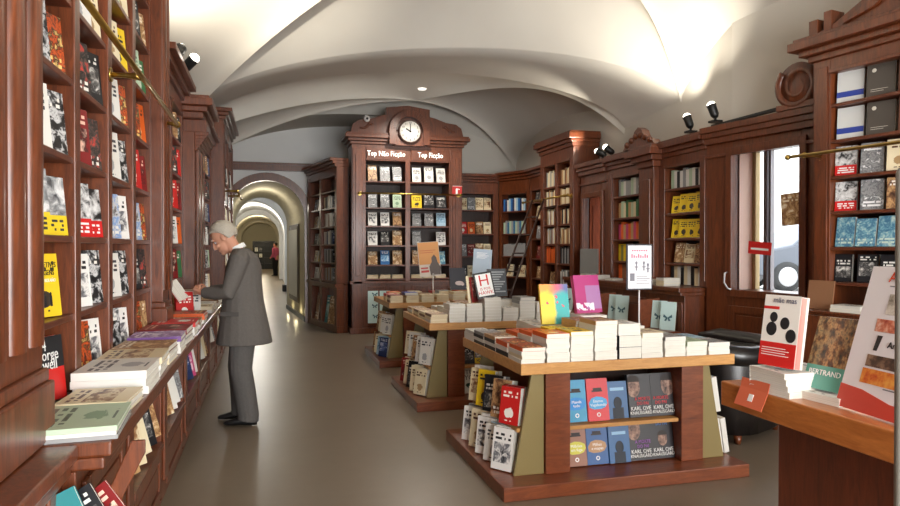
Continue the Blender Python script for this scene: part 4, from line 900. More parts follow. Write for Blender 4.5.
def bubble(o, c, s, txt):
    m = MB(); r = [(-.062, .085), (-.066, .115), (-.045, .145), (-.01, .155), (.03, .15), (.06, .135), (.066, .11), (.05, .085), (.02, .075), (-.03, .074)]
    m.prism(r, -.0016, -.0004, 'y'); m.build('title_bubble', plain('bubble_' + s, c, .4), o)
    for i, q in enumerate(txt): lettering(q, .026, o, 0, -.0022, .125 - .024*i, WHT)
    m = MB(); A = [(.014*cos(2*pi*k/16), .04 + .014*sin(2*pi*k/16)) for k in range(16)]; B = [(.008*cos(2*pi*k/16), .04 + .008*sin(2*pi*k/16)) for k in range(16)]
    for k in range(16): m.prism([A[k], A[(k+1) % 16], B[(k+1) % 16], B[k]], -.0016, -.0004, 'y')
    m.build('ring_emblem', WHT, o)
    MB().box(-.04, -.0016, .185, .035, -.0004, .195).box(-.03, -.0016, .195, .03, -.0004, .21).build('printed_car', plain('ink_' + s, (.03, .02, .02), .5), o)
def murdoch(o, cx, red, top=False):
    global MFACE
    k = .7 if top else 1; zc = .13 if top else .2
    x0, x1 = max(-.083, cx - .048*k), min(.083, cx + .048*k); A = []
    for q in range(24):
        a = 2*pi*q/24; A.append((min(x1, max(x0, cx + .05*k*cos(a))), zc + .07*k*sin(a)))
    MB().prism(A, -.0011, -.0003, 'y').build('printed_face', MFACE, o)
    h = [(max(-.083, min(.083, cx + .052*k*cos(pi*q/12))), zc + .03*k + .044*k*sin(pi*q/12)) for q in range(13)]
    MB().prism(h, -.0014, -.0003, 'y').build('printed_hair', plain('hair_print', lin(44, 34, 30), .6), o)
    for i, (t, sz) in enumerate((('KARL OVE', .036), ('KNAUSGÅRD', .03))): lettering(t, sz, o, 0, -.0028, .056 - .028*i, WHT, sx=.9, ext=.0012)
    for i, (t, sz) in enumerate((('A MORTE', .03), ('DO PAI', .03))): lettering(t, sz, o, 0 if top else -cx*.35, -.0028, (.255 if top else .118) - .03*i, red, sx=.9)
MFACE = (lambda g: (g.col(g.ramp(g.noise(g.coord('Object', (1, 1, 1)), 26, 4, .6), ((.35, lin(46, 34, 32)), (.5, lin(128, 96, 82)), (.68, lin(186, 150, 130))))), g.mat)[1])(G('face_print', .5))
RU = list(facerack(F1, N1, .371, [(.455, 'b', .14, .265, .03, 1, 0), (.603, 'r', .15, .27, .03, 1, -.01), (.755, 'd', .145, .24, .03, 1, .01), (.916, 'k', .166, .28, .035, 1, 0), (1.084, 'k', .166, .28, .035, 2, 0)], 'upper'))
RL = list(facerack(F1, N1, .086, [(.455, 'n', .14, .25, .03, 1, 0), (.603, 'd', .15, .26, .03, 2, .0), (.758, 'b', .15, .235, .03, 2, -.01), (.92, 'k', .166, .265, .035, 3, 0), (1.086, 'k', .166, .27, .035, 4, 0)], 'lower'))
LB = lin(46, 136, 206)
def recover(o, mat):
    c = [x for x in o.children if x.name.startswith('cover')][0]; c.data = c.data.copy(); c.data.materials[0] = mat
for o, mt, cc, s, tx in ((RU[0], MK1, LB, 'a', ('Manda', 'tudo')), (RU[1], MK2, lin(70, 160, 214), 'b', ('Eterno', 'Vagabundo')), (RL[0], MK3, lin(206, 200, 80), 'c', ('Milhões', 'em fuga')), (RL[1], MK4, lin(176, 134, 92), 'd', ('Milhas', 'e mapas'))): recover(o, mt); bubble(o, cc, s, tx)
MDK = plain('dark_cover', lin(34, 30, 36), .35)
for o, rd, cx, tp_ in ((RU[3], lin(220, 50, 60), -.045, False), (RU[4], lin(220, 50, 60), .045, False), (RL[3], lin(150, 80, 170), -.045, False), (RL[4], lin(60, 120, 200), 0, True)): recover(o, MDK); murdoch(o, cx, plain('title_ink', rd, .5), tp_)
for o in (RU[2], RL[2]):
    recover(o, plain('blue_night_cover', lin(44, 92, 142), .35)); MB().ell((.0, -.0008, .1), (.03, .001, .04), n=12).box(-.04, -.0012, 0, .04, -.0002, .07).build('printed_figure', plain('night_ink', lin(18, 26, 40), .5), o); MB().box(-.05, -.0012, .18, .05, -.0002, .2).build('title_band', plain('pale_blue_ink', lin(150, 190, 220), .5), o)
for j, (y, d, z, c) in enumerate(((.25, 0, .371, 'w'), (.25, .04, .371, 'R'), (.25, 0, .086, 'w'), (.25, .045, .086, 'w'))):
    x = 1.53 if z > .2 else 1.6
    book(F1 @ T((x, y, z)) @ RZ(90) @ RX(-9) @ T((0, d + .001, .002 + (d + .04)*sin(radians(9)))), c, f'{PAL[c][0]} book in the far side rack of the nearest table, {("upper outer", "upper inner", "lower outer", "lower inner")[j]}', 'books in the far side rack', .15, .24, .038, j)

# ---- middle table
tp(F2, N2, .1, .13, S('wcn', .16, .23, .026), 'first front pile', cream=True)
tp(F2, N2, .27, .12, S('wwwwww', .155, .225, .0275), 'second front pile')
tp(F2, N2, .44, .12, S('wwwwwf', .155, .225, .0285), 'third front pile')
tp(F2, N2, .62, .12, S('wwwwwwww', .165, .23, .0275), 'fourth front pile')
tp(F2, N2, .8, .12, S('wwww', .155, .225, .03), 'fifth front pile')
tp(F2, N2, .97, .12, S('wwwwwee', .155, .225, .031), 'sixth front pile')
tp(F2, N2, 1.14, .12, S('wwww', .155, .225, .04), 'seventh front pile')
tp(F2, N2, 1.35, .14, S('wne', .17, .23, .03), 'eighth front pile')
tp(F2, N2, .1, .4, S('cnc', .16, .23, .024), 'left edge second pile', cream=True)
tp(F2, N2, .1, .68, S('fcn', .16, .23, .022), 'left edge third pile', cream=True)
tp(F2, N2, .1, .98, S('cwf', .16, .23, .022), 'left edge fourth pile', cream=True)
tp(F2, N2, .28, .4, B('wcew', .155, .225, .03), 'white second-row pile')
tp(F2, N2, .46, .4, B('cffo', .17, .225, .036), 'tan second-row pile', cream=True)
tp(F2, N2, .66, .4, B('wwwwww', .17, .225, .035), 'high second-row pile')
tp(F2, N2, .86, .42, B('wwwwe', .16, .225, .036), 'grey second-row pile')
tp(F2, N2, 1.06, .42, B('zwez', .16, .225, .032), 'green second-row pile')
tp(F2, N2, 1.3, .42, B('wce', .16, .225, .028), 'grey-topped second-row pile')
tp(F2, N2, .3, .75, B('cww', .16, .23, .03), 'white third-row pile', cream=True)
tp(F2, N2, .52, .78, B('wncf', .16, .23, .034), 'tan third-row pile', cream=True)
tp(F2, N2, .72, .72, B('wwwww', .16, .23, .034), 'propping third-row pile')
tp(F2, N2, .98, .78, B('ewze', .16, .23, .03), 'green-grey third-row pile')
tp(F2, N2, 1.25, .8, B('wwc', .16, .23, .03), 'cream third-row pile')
tp(F2, N2, .56, 1.08, B('wcw', .16, .23, .034), 'back pile')
tp(F2, N2, 1.0, 1.08, B('wew', .16, .23, .034), 'second back pile')
# the leaning group: cream book, red one, the black-edged white one with a big red H, grey one
ZH = TZ + .168
book(F2 @ T((.45, .14, ZH)) @ RZ(68) @ RX(-6), 'c', 'cream book standing edge-on left of the red-lettered white one', GDISP, .17, .26, .024, 1)
book(F2 @ T((.5, .15, ZH)) @ RZ(55) @ RX(-8), 'R', 'dark red book standing half turned behind the red-lettered white one', GDISP, .16, .25, .016, 1)
o = book(F2 @ T((.57, .03, TZ + .222)) @ RY(-9) @ RZ(-4) @ RX(-14), 'k', 'white-faced book with black border and big red H, on the middle table', GDISP, .18, .25, .02, art=plain('black_cover', (.015, .015, .016), .35))
MB().box(-.076, -.0012, .02, .076, -.0002, .232).build('white_panel', WHT, o)
for i, (s, sz) in enumerate((('H', .15), ('IS FOR', .036), ('HAWK', .048))): lettering(s, sz, o, 0, -.002, (.165, .088, .05)[i], RED)
o = book(F2 @ T((.74, .2, TZ + .222)) @ RZ(6) @ RX(-10), 'e', 'dark grey book covered in pale lines of lettering, on the middle table', GDISP, .2, .27, .02, art=plain('slate_cover', lin(66, 70, 76), .4))
m = MB()
for k in range(9): m.box(-.085, -.0012, .04 + .024*k, .085 - .02*((k*7) % 4), -.0002, .052 + .024*k)
m.build('printed_lines', plain('pale_grey_ink', lin(150, 154, 156), .5), o)
o = thing('sign_stand', 'pale blue-grey notice board on a short pole on the middle table', 'sign', F2 @ T((.79, .98, TZ)), 'notices on poles')
MB().box(-.06, -.06, 0, .06, .06, .008).build('base', MWHITE, o, bevel=.002); MB().tube([(0, 0, .008), (0, 0, .36)], .007, 8).build('pole', MWHITE, o)
MB().box(-.105, -.006, .33, .105, .006, .68, M=RY(4)).build('board', plain('pale_slate_board', lin(158, 174, 190), .4), o)
m = MB()
for k in range(5): m.box(-.07, -.0075, .58 + .014*k, .03 + .02*(k % 3), -.006, .585 + .014*k, M=RY(4))
m.build('printed_lines', WHT, o)
siderack(F2, N2, .371, ['cn', 'wc', 'fw', 'we', 'ww'], -.0, 'upper', .25, .15, .04)
siderack(F2, N2, .086, ['Rc', 'cf', 'kw', 'cC', 'cc'], -.05, 'lower', .255, .155, .043)
r2 = list(facerack(F2, N2, .371, [(.42, 'k', .14, .15, .03, 1, 0), (.56, 'M', .13, .16, .03, 2, 0), (.74, 'n', .15, .23, .03, 1, 0), (.93, 'e', .15, .23, .03, 1, 0)], 'upper'))
r3 = list(facerack(F2, N2, .086, [(.46, 'w', .17, .25, .03, 1, 0), (.64, 'k', .14, .24, .03, 2, 0), (.82, 'd', .15, .23, .03, 3, 0), (1.0, 'R', .15, .23, .03, 1, 0)], 'lower'))
recover(r3[0], plain('chalk_cover', lin(226, 224, 214), .4))
for i, s in enumerate(('TUS', 'YOR')): lettering(s, .065, r3[0], -.0, -.002, .2 - .052*i, plain('dark_grey_ink', lin(60, 66, 66), .5))
MB().ell((.005, -.001, .085), (.06, .0014, .016), n=12).prism([(-.06, .08), (-.02, .09), (-.03, .05)], -.002, -.0004, 'y').ell((.05, -.001, .098), (.02, .0014, .014)).build('printed_bird', plain('green_black_ink', lin(20, 66, 48), .5), r3[0])

# ---- farthest table
for j, (x, y, s) in enumerate(((.1, .13, 'ncR'), (.3, .12, 'ccf'), (.5, .12, 'cwc'), (.7, .13, 'cfc'), (.92, .13, 'cwwc'), (1.14, .13, 'fcwc'), (1.36, .13, 'cww'), (.1, .42, 'cnr'), (.32, .42, 'cwn'), (.55, .42, 'cwf'), (.8, .42, 'wcwe'), (1.05, .42, 'cwno'), (1.3, .42, 'cwwf'), (.2, .8, 'cfo'), (.5, .8, 'fcc'), (.8, .8, 'cwr'), (1.1, .85, 'cfcn'), (1.35, .85, 'cwwe'))):
    tp(F3, N3, x, y, (S if y < .2 else B)(s, .16, .23, .03), f'{("front", "middle", "back")[0 if y < .2 else 1 if y < .5 else 2]}-row {ORD[(j if y < .2 else j - 7 if y < .5 else j - 13)]} pile', cream=True, parts=False)
book(flat(F3, .29, .12, TZ + .0945, .23, .03), 'b', 'bright blue book lying on top at the front of the farthest table', 'book piles on the farthest table', .17, .23, .03, parts=False, art=plain('ultramarine', lin(44, 66, 160), .4))
siderack(F3, N3, .371, ['nc', 'cf', 'wf', 'wc'], -.0, 'upper', .25, .15, .04, False)
siderack(F3, N3, .086, ['fw', 'cc', 'lw', 'dl'], -.05, 'lower', .255, .155, .043, False)
o = thing('sign_stand', 'orange poster board on a thin white pole at the farthest table', 'sign', F3 @ T((.72, .62, TZ)), 'notices on poles')
MB().box(-.07, -.07, 0, .07, .07, .008).build('base', MWHITE, o, bevel=.002); MB().tube([(0, 0, .008), (0, .01, .34)], .008, 8).build('pole', MWHITE, o)
A = RX(-8)
MB().box(-.15, -.006, .3, .15, .006, .78, M=A @ RY(-4)).build('board', plain('board_white', lin(216, 206, 196), .5), o)
MB().box(-.145, -.008, .47, .145, -.006, .775, M=A @ RY(-4)).build('orange_field', plain('board_orange', lin(220, 156, 92), .5), o)
MB().prism([(-.0, .32), (.14, .32), (.15, .42), (.11, .5), (.1, .56), (.07, .6), (.03, .56), (.03, .5), (-.01, .44)], -.011, -.0075, 'y', M=A @ RY(-4)).build('printed_portrait', plain('portrait_grey', lin(96, 84, 80), .5), o)
MB().box(-.13, -.0085, .36, -.02, -.0065, .39, M=A @ RY(-4)).box(-.13, -.0085, .41, -.03, -.0065, .43, M=A @ RY(-4)).box(-.12, -.0095, .66, .1, -.0075, .665, M=A @ RY(-4)).box(-.12, -.0095, .63, .06, -.0075, .635, M=A @ RY(-4)).build('printed_lines', plain('board_red', lin(190, 60, 54), .5), o)
o = book(F3 @ T((1.02, .42, TZ + .125)) @ RX(-12), 'k', 'dark book with a pale figure propped up on the farthest table', GDISP, .22, .3, .025, 2, art=plain('ink_blue_cover', lin(44, 46, 58), .4)); MB().ell((.02, -.001, .09), (.06, .0015, .03), n=12).ell((.065, -.001, .075), (.025, .0016, .02)).build('printed_figure', plain('pale_rose_ink', lin(206, 190, 190), .5), o)

# ================================================================ NEAR RIGHT COUNTER
o = thing('shop_counter', 'orange-brown wooden shop counter with a thick top close at the right', 'counter', T((1.8, 2.36, 0)))
MB().box(0, -3.2, .85, .95, 0, .95).build('counter_top', MCOUNT, o, bevel=.006); MB().box(.16, -3.1, 0, .8, -.14, .85).build('body', wood('counter_body', lin(72, 32, 18), lin(112, 54, 30), .4), o, bevel=.006)
FCN = FR(1.8, 2.36, .9505)
GCN = 'books on the shop counter'
for i in range(4): book(flat(T((1.93, 2.1, .9505)), 0, 0, i*.0225, .25, .022, -90 + 4 - 2*i), 'w', f'white book lying on the shop counter, {("bottom", "third from top", "second from top", "top")[i]} of four under the dotted book', GCN, .19, .25, .022, i)
def dotted(M, lb):
    o = book(M, 'w', lb, GCN, .155, .27, .045, art=plain('chalk_white', lin(232, 228, 220), .4))
    MB().box(-.0775, -.0012, 0, .0775, -.0002, .09).build('red_field', RED, o); MB().box(-.0775, -.0012, .215, -.01, -.0002, .226).build('red_strip', RED, o)
    m = MB()
    for x, z, r in ((-.03, .185, .017), (-.035, .14, .023), (.02, .165, .02), (.05, .12, .022)): m.ell((x, -.0008, z), (r, .0012, r*1.15), n=18)
    m.build('black_dots', BLK, o); lettering('mãe mas', .03, o, .012, -.002, .25, MGREY, sx=.95)
    m = MB()
    for k in range(4): m.box(-.068, -.0018, .04 + .009*k, .05 - .015*(k % 2), -.0006, .0425 + .009*k)
    m.build('printed_lines', WHT, o); MB().box(.0776, .004, .002, .0786, .03, .266).build('pink_edge', plain('pink_edge', lin(226, 132, 122), .5), o); return o
dotted(T((1.84, 2.1, 1.0415)) @ RZ(-80) @ RX(-9) @ T((0, 0, .009)), 'thick white and red book with black dots standing on four white books')
dotted(T((2.08, 2.06, .952)) @ RZ(-86) @ RX(-9) @ T((0, 0, .009)), 'second dotted white and red book, mostly hidden behind the first on the counter')
o = thing('leaflet', 'folded orange leaflet hanging over the front edge of the shop counter', 'leaflet', T((1.797, 2.16, .955)) @ RZ(-90))
m = MB().box(-.075, -.001, -.075, .075, .001, 0, M=RX(-24)).box(-.075, -.001, -.0, .075, .001, .035, M=RX(-14)); m.build('sheet', plain('orange_paper', lin(214, 106, 72), .5), o); MB().box(-.012, -.003, -.05, .012, -.001, -.022, M=RX(-24)).build('emblem', WHT, o)
def mosaic(g, X, Y, uv):
    v = g.n('TexVoronoi'); g.nt.links.new(uv, v.inputs['Vector']); v.inputs['Scale'].default_value = 9
    nz = g.noise(uv, 7, 4, .6); c = g.ramp(nz, ((.3, lin(36, 26, 22)), (.45, lin(110, 70, 40)), (.58, lin(190, 150, 100)), (.7, lin(60, 70, 60))))
    c = g.mix(g.m('MULTIPLY', g.m('SUBTRACT', v.outputs['Distance'], .1), .5), c, lin(50, 90, 90)); g.col(g.mix(g.m('LESS_THAN', Y, .32), c, lin(96, 160, 144)))
o = book(T((1.915, 1.965, .9795)) @ RZ(-84) @ RX(-20) @ T((0, 0, .0085)), 't', 'teal book with a crowded painted scene leaning back on the shop counter', GCN, .16, .27, .024, art=top_art('painted_scene', mosaic))
lettering('BERTRAND', .028, o, 0, -.0018, .06, WHT, sx=.92)
for i in range(1): book(flat(T((2.0, 1.965, .9505)), 0, 0, 0, .25, .028, -84), 'w', 'white book lying under the teal painted book on the shop counter', GCN, .2, .25, .028, 1)
book(T((2.2, 2.0, .952)) @ RZ(-80) @ RX(-20) @ T((0, 0, .01)), 'l', 'pale blue and white book leaning at the back of the shop counter', GCN, .19, .3, .02, 3)
o = thing('poster_board', 'tall white AGENDA programme board leaning at the right end of the counter', 'sign', T((1.875, 1.72, .9525)) @ RZ(-96) @ RX(-17) @ T((0, 0, .003)))
MB().box(-.155, 0, 0, .155, .008, .5).build('board', plain('poster_white', lin(234, 232, 236), .35), o, bevel=.001)
MB().prism([(-.155, 0), (.155, 0), (.155, .045), (.06, .05), (-.06, .075), (-.155, .08)], -.002, 0, 'y').build('red_swoosh', plain('poster_red', lin(206, 72, 56), .4), o)
lettering('AGENDA', .058, o, -.03, -.002, .462, plain('poster_orange', lin(210, 74, 44), .4), align='LEFT', sx=.9) if False else lettering('AGENDA', .052, o, .03, -.002, .462, plain('poster_orange', lin(210, 74, 44), .4), sx=.95)
MB().box(-.06, -.0015, .43, .12, -.0003, .434).box(.02, -.0015, .09, .1, -.0003, .094).box(-.03, -.0015, .115, .07, -.0003, .119).build('printed_lines', MGREY, o)
def pic(nm, x0, x1, z0, z1, cs):
    g = G(nm, .4); c = g.ramp(g.noise(g.coord('Object'), 22, 4, .6), ((.35, lin(*cs[0])), (.5, lin(*cs[1])), (.65, lin(*cs[2])))); g.col(c)
    MB().box(x0, -.0016, z0, x1, -.0003, z1).build('printed_picture', g.mat, o)
pic('picture_statue', -.05, .08, .335, .405, ((120, 110, 96), (190, 182, 168), (226, 220, 210))); pic('picture_red', -.075, .12, .275, .318, ((150, 40, 30), (206, 120, 90), (230, 200, 180)))
pic('picture_dark', -.075, .12, .155, .195, ((40, 32, 28), (90, 66, 52), (150, 120, 96))); pic('picture_orange', -.08, .1, .098, .148, ((190, 50, 30), (222, 130, 50), (236, 170, 80)))
lettering('Amor', .03, o, .03, -.002, .235, BLK); MB().prism([(-.06, .21), (-.045, .21), (-.035, .262), (-.055, .262)], -.0016, -.0003, 'y').build('printed_figure', BLK, o)
# slim grey post at the very edge
o = thing('display_stand', 'slim pale grey metal post standing beside the counter at the right edge', 'stand', T((1.276, 1.098, 0)))
MB().tube([(0, 0, 0), (0, 0, .012)], .06, 16).build('base', plain('grey_steel', lin(150, 148, 140), .45), o); MB().tube([(0, 0, .012), (0, 0, 1.655), (0, 0, 1.665)], [.011, .011, .006], 12).build('post', plain('grey_steel_post', lin(118, 116, 108), .5), o)

# ================================================================ ARMCHAIR
ML = (lambda g: (g.col(g.ramp(g.noise(g.coord('Object'), 6, 4), ((.3, (.006, .005, .005)), (.7, (.018, .014, .013))))).bump(g.noise(g.coord('Object'), 90, 2), .15, .003), g.mat)[1])(G('black_leather', .3, .55))
o = thing('armchair', 'black buttoned leather armchair with rolled arms behind the nearest table', 'armchair', FR(3.6, 4.74, 0, 25) @ Matrix.Scale(.93, 4))
U = [(-.4 + .0, .42)] + [(-.4, .2), (-.4, -.15)] + [(-.4 + .25 - .25*cos(a), -.15 - .25*sin(a)) for a in (pi/8, pi/4, 3*pi/8)] + [(-.15, -.4), (.15, -.4)] + [(.15 + .25*sin(a), -.15 - .25*cos(a)) for a in (pi/8, pi/4, 3*pi/8)] + [(.4, -.15), (.4, .2), (.4, .42)]
P = [(x, y, .76 - .05*max(0, (-y)/.4)) for x, y in U]
m = MB().tube(P, [.02] + [.085]*(len(P) - 2) + [.02], 14); m.build('rolled_rim', ML, o)
m = MB(); R = []
for z, k in ((.07, 1.06), (.4, 1.04), (.64, 1.04), (.74, 1.0)): R.append([(x*k, y*k, z) for x, y in U] + [(x*.74, y*.74 + (.06 if y > .3 else 0), z) for x, y in reversed(U)])
m.rings(R); m.build('shell', ML, o)
MB().box(-.3, -.3, .12, .3, .42, .3).build('seat_frame', ML, o, bevel=.02); MB().box(-.3, -.3, .3, .3, .44, .45).build('seat_cushion', ML, o, bevel=.05)
m = MB()
for i in range(1, len(P) - 1):
    x, y, z = P[i]; d = Vector((x, y, 0)).normalized()
    for zz in (.54, .63): MB().ell((x - d.x*.105, y - d.y*.105, zz), (.014, .014, .014), n=8, k=6).build('button', ML, o)
for x, y in ((-.34, -.34), (.34, -.34), (-.36, .36), (.36, .36)): MB().lathe([(0, 0), (.022, 0), (.035, .07), (0, .07)], 12, M=T((x, y, 0))).build('foot', MW, o)
# ================================================================ PEOPLE
def remesh(parts, name, mat, parent, vox, smooth=6):
    me = parts.mesh(name, [mat]); o = bpy.data.objects.new(name, me); COL.objects.link(o)
    r = o.modifiers.new('r', 'REMESH'); r.mode = 'VOXEL'; r.voxel_size = vox
    s = o.modifiers.new('s', 'SMOOTH'); s.iterations = smooth; s.factor = .5
    dg = bpy.context.evaluated_depsgraph_get(); dg.update(); m2 = bpy.data.meshes.new_from_object(o.evaluated_get(dg))
    bpy.data.objects.remove(o); m2.polygons.foreach_set('use_smooth', [True]*len(m2.polygons)); m2.materials.clear(); m2.materials.append(mat)
    return put(name, m2, parent)
def clothm(name, c, sc=60):
    g = G(name, .85, .15); nz = g.noise(g.coord('Object'), sc, 4, .6); big = g.noise(g.coord('Object', (6, 6, 3)), 2, 3)
    g.col(g.mix(nz, tuple(v*.85 for v in c), tuple(v*1.15 for v in c))); g.bump(big, .35, .03); return g.mat
MSKIN = plain('skin', lin(206, 150, 124), .5, spec=.3); MSKIN.node_tree.nodes['Principled BSDF'].inputs['Subsurface Weight'].default_value = .08
def ring(c, ax, ay, n=20, tilt=0, z=None):
    R = []
    for j in range(n):
        a = 2*pi*j/n; R.append(Vector(c) + Vector((ax*cos(a)*cos(tilt), ay*sin(a), -ax*cos(a)*sin(tilt))))
    return R
def person(name, label, M, J, cols, hair_c, vox=.006, hold=None, group=None):
    o = thing(name, label, 'person', M, group); V = Vector
    b = MB()
    # legs, torso, arms under the clothes
    for s in ('L', 'R'):
        b.tube([J['hip'+s], (V(J['hip'+s])*.5 + V(J['kn'+s])*.5), J['kn'+s], V(J['kn'+s])*.6 + V(J['an'+s])*.4 + V((-.02, 0, 0)), J['an'+s]], [.085, .075, .055, .055, .036], 14)
        b.tube([V(J['an'+s]) + V((-.05, 0, -.06)), V(J['an'+s]) + V((.02, 0, -.05)), V(J['an'+s]) + V((.15, 0, -.065))], [.03, .036, .02], 10)
        b.tube([V(J['sh'+s]), V(J['sh'+s])*.5 + V(J['el'+s])*.5, J['el'+s], V(J['el'+s])*.6 + V(J['wr'+s])*.4, J['wr'+s]], [.06, .048, .04, .038, .026], 12)
        b.ell(J['sh'+s], (.062, .062, .062))
        # hand: palm, four fingers curling, thumb from the side
        w = V(J['wr'+s]); d = (V(J['hand'+s]) - w).normalized(); up = V((0, 0, 1)); sd = d.cross(up).normalized(); nn = sd.cross(d)
        inn = sd if s == 'L' else -sd
        pal = w + d*.05
        b.tube([w - d*.01, w + d*.02, w + d*.06, w + d*.09], [(.026, .02), (.034, .02), (.042, .019), (.04, .014)], 12)
        for i, (off, ln) in enumerate(((.03, .062), (.01, .072), (-.01, .067), (-.03, .052))):
            p = w + d*.08 + nn*off; b.tube([p, p + d*ln*.45 + inn*.006, p + d*ln*.75 + inn*.028, p + d*ln*.8 + inn*.05], [.0095, .009, .008, .0065], 8)
        p = w + d*.03 + nn*.028; b.tube([p, p + d*.03 + nn*.02 + inn*.015, p + d*.06 + nn*.02 + inn*.03], [.012, .0105, .008], 8)
    b.rings([ring(c, ax, ay) for c, ax, ay in J['torso']])
    # neck and head
    H = T(J['head']) @ RY(J['pitch']) @ RZ(J.get('turn', 0))
    b.tube([J['neck'], V(J['neck'])*.45 + V(J['head'])*.55 + V((-.02, 0, -.02)), H @ V((-.02, 0, -.03))], [.06, .054, .058], 14)
    b.ell((-.005, 0, .035), (.096, .075, .095), M=H, n=20, k=14); b.ell((.035, 0, -.045), (.062, .056, .08), M=H, n=18, k=12)
    b.ell((.078, 0, -.1), (.024, .026, .02), M=H); b.tube([H @ V((.09, 0, .022)), H @ V((.112, 0, -.012)), H @ V((.118, 0, -.028)), H @ V((.09, 0, -.036))], [.011, .013, .016, .012], 10)
    b.ell((.092, 0, -.064), (.012, .024, .0075), M=H); b.ell((.09, 0, -.074), (.011, .021, .007), M=H); b.ell((.086, 0, .032), (.014, .05, .012), M=H)
    for s in (-1, 1): b.ell((-.006, s*.077, -.012), (.02, .01, .032), M=H @ RX(s*6)); b.ell((.072, s*.04, -.03), (.02, .02, .02), M=H)
    body = remesh(b, 'body', MSKIN, o, vox)
    for s in (-1, 1):
        e = MB().ell((.078, s*.031, .008), (.011, .013, .011), M=H, n=12).build('eye', plain('eye_white', (.32, .29, .27), .5), o)
        MB().ell((.0865, s*.031, .007), (.0035, .006, .006), M=H, n=10).build('iris', plain('iris', (.04, .03, .02), .3), e)
        MB().tube([H @ V((.094, s*.014, .034)), H @ V((.096, s*.032, .04)), H @ V((.084, s*.05, .034))], .005, 6).build('eyebrow', plain('brow_hair', tuple(v*.7 for v in hair_c), .8), o)
    # hair: cap over crown, back and sides
    hb = MB(); R = []; rnd = random.Random(4)
    for a in range(15):
        t = -pi*.30 + (pi*.8)*a/14; r_ = []
        for j in range(36):
            ph = 2*pi*j/36; f = cos(ph)
            tt = max(t, (.62 if f > .35 else .62 - (.35 - f)*1.5)) if f > -.25 else max(t, -.62)
            rr = 1.05 + .03*sin(ph*7 + a*1.3) + rnd.uniform(-.022, .022)
            r_.append(H @ V((-.012 + .114*rr*cos(tt)*cos(ph), 0.094*rr*cos(tt)*sin(ph), .036 + .112*rr*sin(tt))))
        R.append(r_)
    hb.rings(R); g = G('hair', .6, .3); nz = g.noise(g.coord('Object', (30, 30, 90)), 3, 3); g.col(g.mix(nz, tuple(v*.6 for v in hair_c), tuple(min(1, v*1.25) for v in hair_c))); g.bump(nz, .6, .01); hb.build('hair', g.mat, o)
    # clothes
    jm, tm, sm = cols
    j = MB(); j.rings([ring(*a) for a in J['jacket']])
    for s in ('L', 'R'):
        sh, el, wr = V(J['sh'+s]), V(J['el'+s]), V(J['wr'+s])
        j.tube([sh + (sh - el).normalized()*.045 + V((0, -.05 if s == 'L' else .05, .0)), sh, sh*.55 + el*.45, el, el*.5 + wr*.5, wr + (wr - el).normalized()*-.015], [.062, .082, .072, .063, .056, .047], 16)
    remesh(j, 'jacket' if 'vent' in J else 'shirt', jm, o, vox*1.2, 5)
    t = MB()
    for s in ('L', 'R'):
        h, k, a = V(J['hip'+s]), V(J['kn'+s]), V(J['an'+s])
        t.tube([h + V((0, 0, .1)), h, h*.5 + k*.5, k, k*.5 + a*.5 + V((-.01, 0, 0)), a + V((-.012, 0, -.01)), a + V((-.005, 0, -.045))], [.095, (.118, .112), .106, .094, .09, .088, .092], 16)
    remesh(t, 'trousers', tm, o, vox*1.2, 4)
    for s in ('L', 'R'):
        a = V(J['an'+s]); f = MB()
        f.rings([[V((a.x + x, a.y + wy*cos(2*pi*q/12), max(.004, zc + hz*sin(2*pi*q/12)))) for q in range(12)] for x, wy, zc, hz in ((-.085, .02, .035, .03), (-.06, .036, .045, .045), (0, .038, .05, .05), (.06, .042, .04, .036), (.12, .044, .03, .026), (.17, .036, .024, .018), (.19, .016, .02, .012))])
        f.build('shoe', sm, o)
    if 'collar' in J:
        c, tl = J['collar']; m = MB(); m.rings([ring(c, .072, .066, tilt=tl), ring(V(c) + V((.012, 0, .035)), .064, .06, tilt=tl)], cap=False); m.rings([ring(V(c) + V((.012, 0, .035)), .064, .06, tilt=tl), ring(c, .068, .062, tilt=tl)], cap=False); m.build('shirt_collar', WHT, o, fix=False)
    return o
MAN = dict(hipL=(-.07, .09, .86), hipR=(-.05, -.09, .86), knL=(-.05, .1, .47), knR=(.01, -.1, .47), anL=(-.1, .1, .09), anR=(-.0, -.11, .09),
    shL=(-.06, .185, 1.40), shR=(-.02, -.185, 1.40), elL=(.02, .25, 1.12), elR=(.07, -.24, 1.12), wrL=(.25, .13, 1.12), wrR=(.27, -.12, 1.12), handL=(.36, .06, 1.14), handR=(.37, -.05, 1.14),
    torso=[((-.07, 0, .84), .1, .15), ((-.06, 0, 1.0), .1, .15), ((-.05, 0, 1.15), .11, .155), ((-.05, 0, 1.3), .115, .17), ((-.05, 0, 1.4), .09, .16), ((-.035, 0, 1.46), .06, .08)],
    neck=(-.03, 0, 1.43), head=(.105, 0, 1.575), pitch=36,
    jacket=[((-.06, 0, .68), .235, .235), ((-.06, 0, .72), .228, .232), ((-.055, 0, .9), .195, .21), ((-.05, 0, 1.04), .172, .19), ((-.05, 0, 1.2), .155, .195), ((-.055, 0, 1.33), .145, .205), ((-.055, 0, 1.41), .12, .19), ((-.045, 0, 1.455), .09, .13), ((-.03, 0, 1.49), .07, .075)],
    collar=((-.012, 0, 1.475), .5), vent=1)
GREYC = clothm('grey_suit_cloth', lin(100, 95, 91)); GREYT = clothm('grey_trouser_cloth', lin(94, 91, 89)); SHOE = plain('black_shoe_leather', (.012, .012, .013), .3)
MX, MY, MA = -.255, 5.98, 170
man = person('person', 'grey-haired person in a grey suit leafing through a red book at the left counter', T((MX, MY, 0)) @ RZ(MA), MAN, (GREYC, GREYT, SHOE), lin(190, 182, 168))
m = MB().box(-.225, -.008, .7, -.2, .008, .9); 
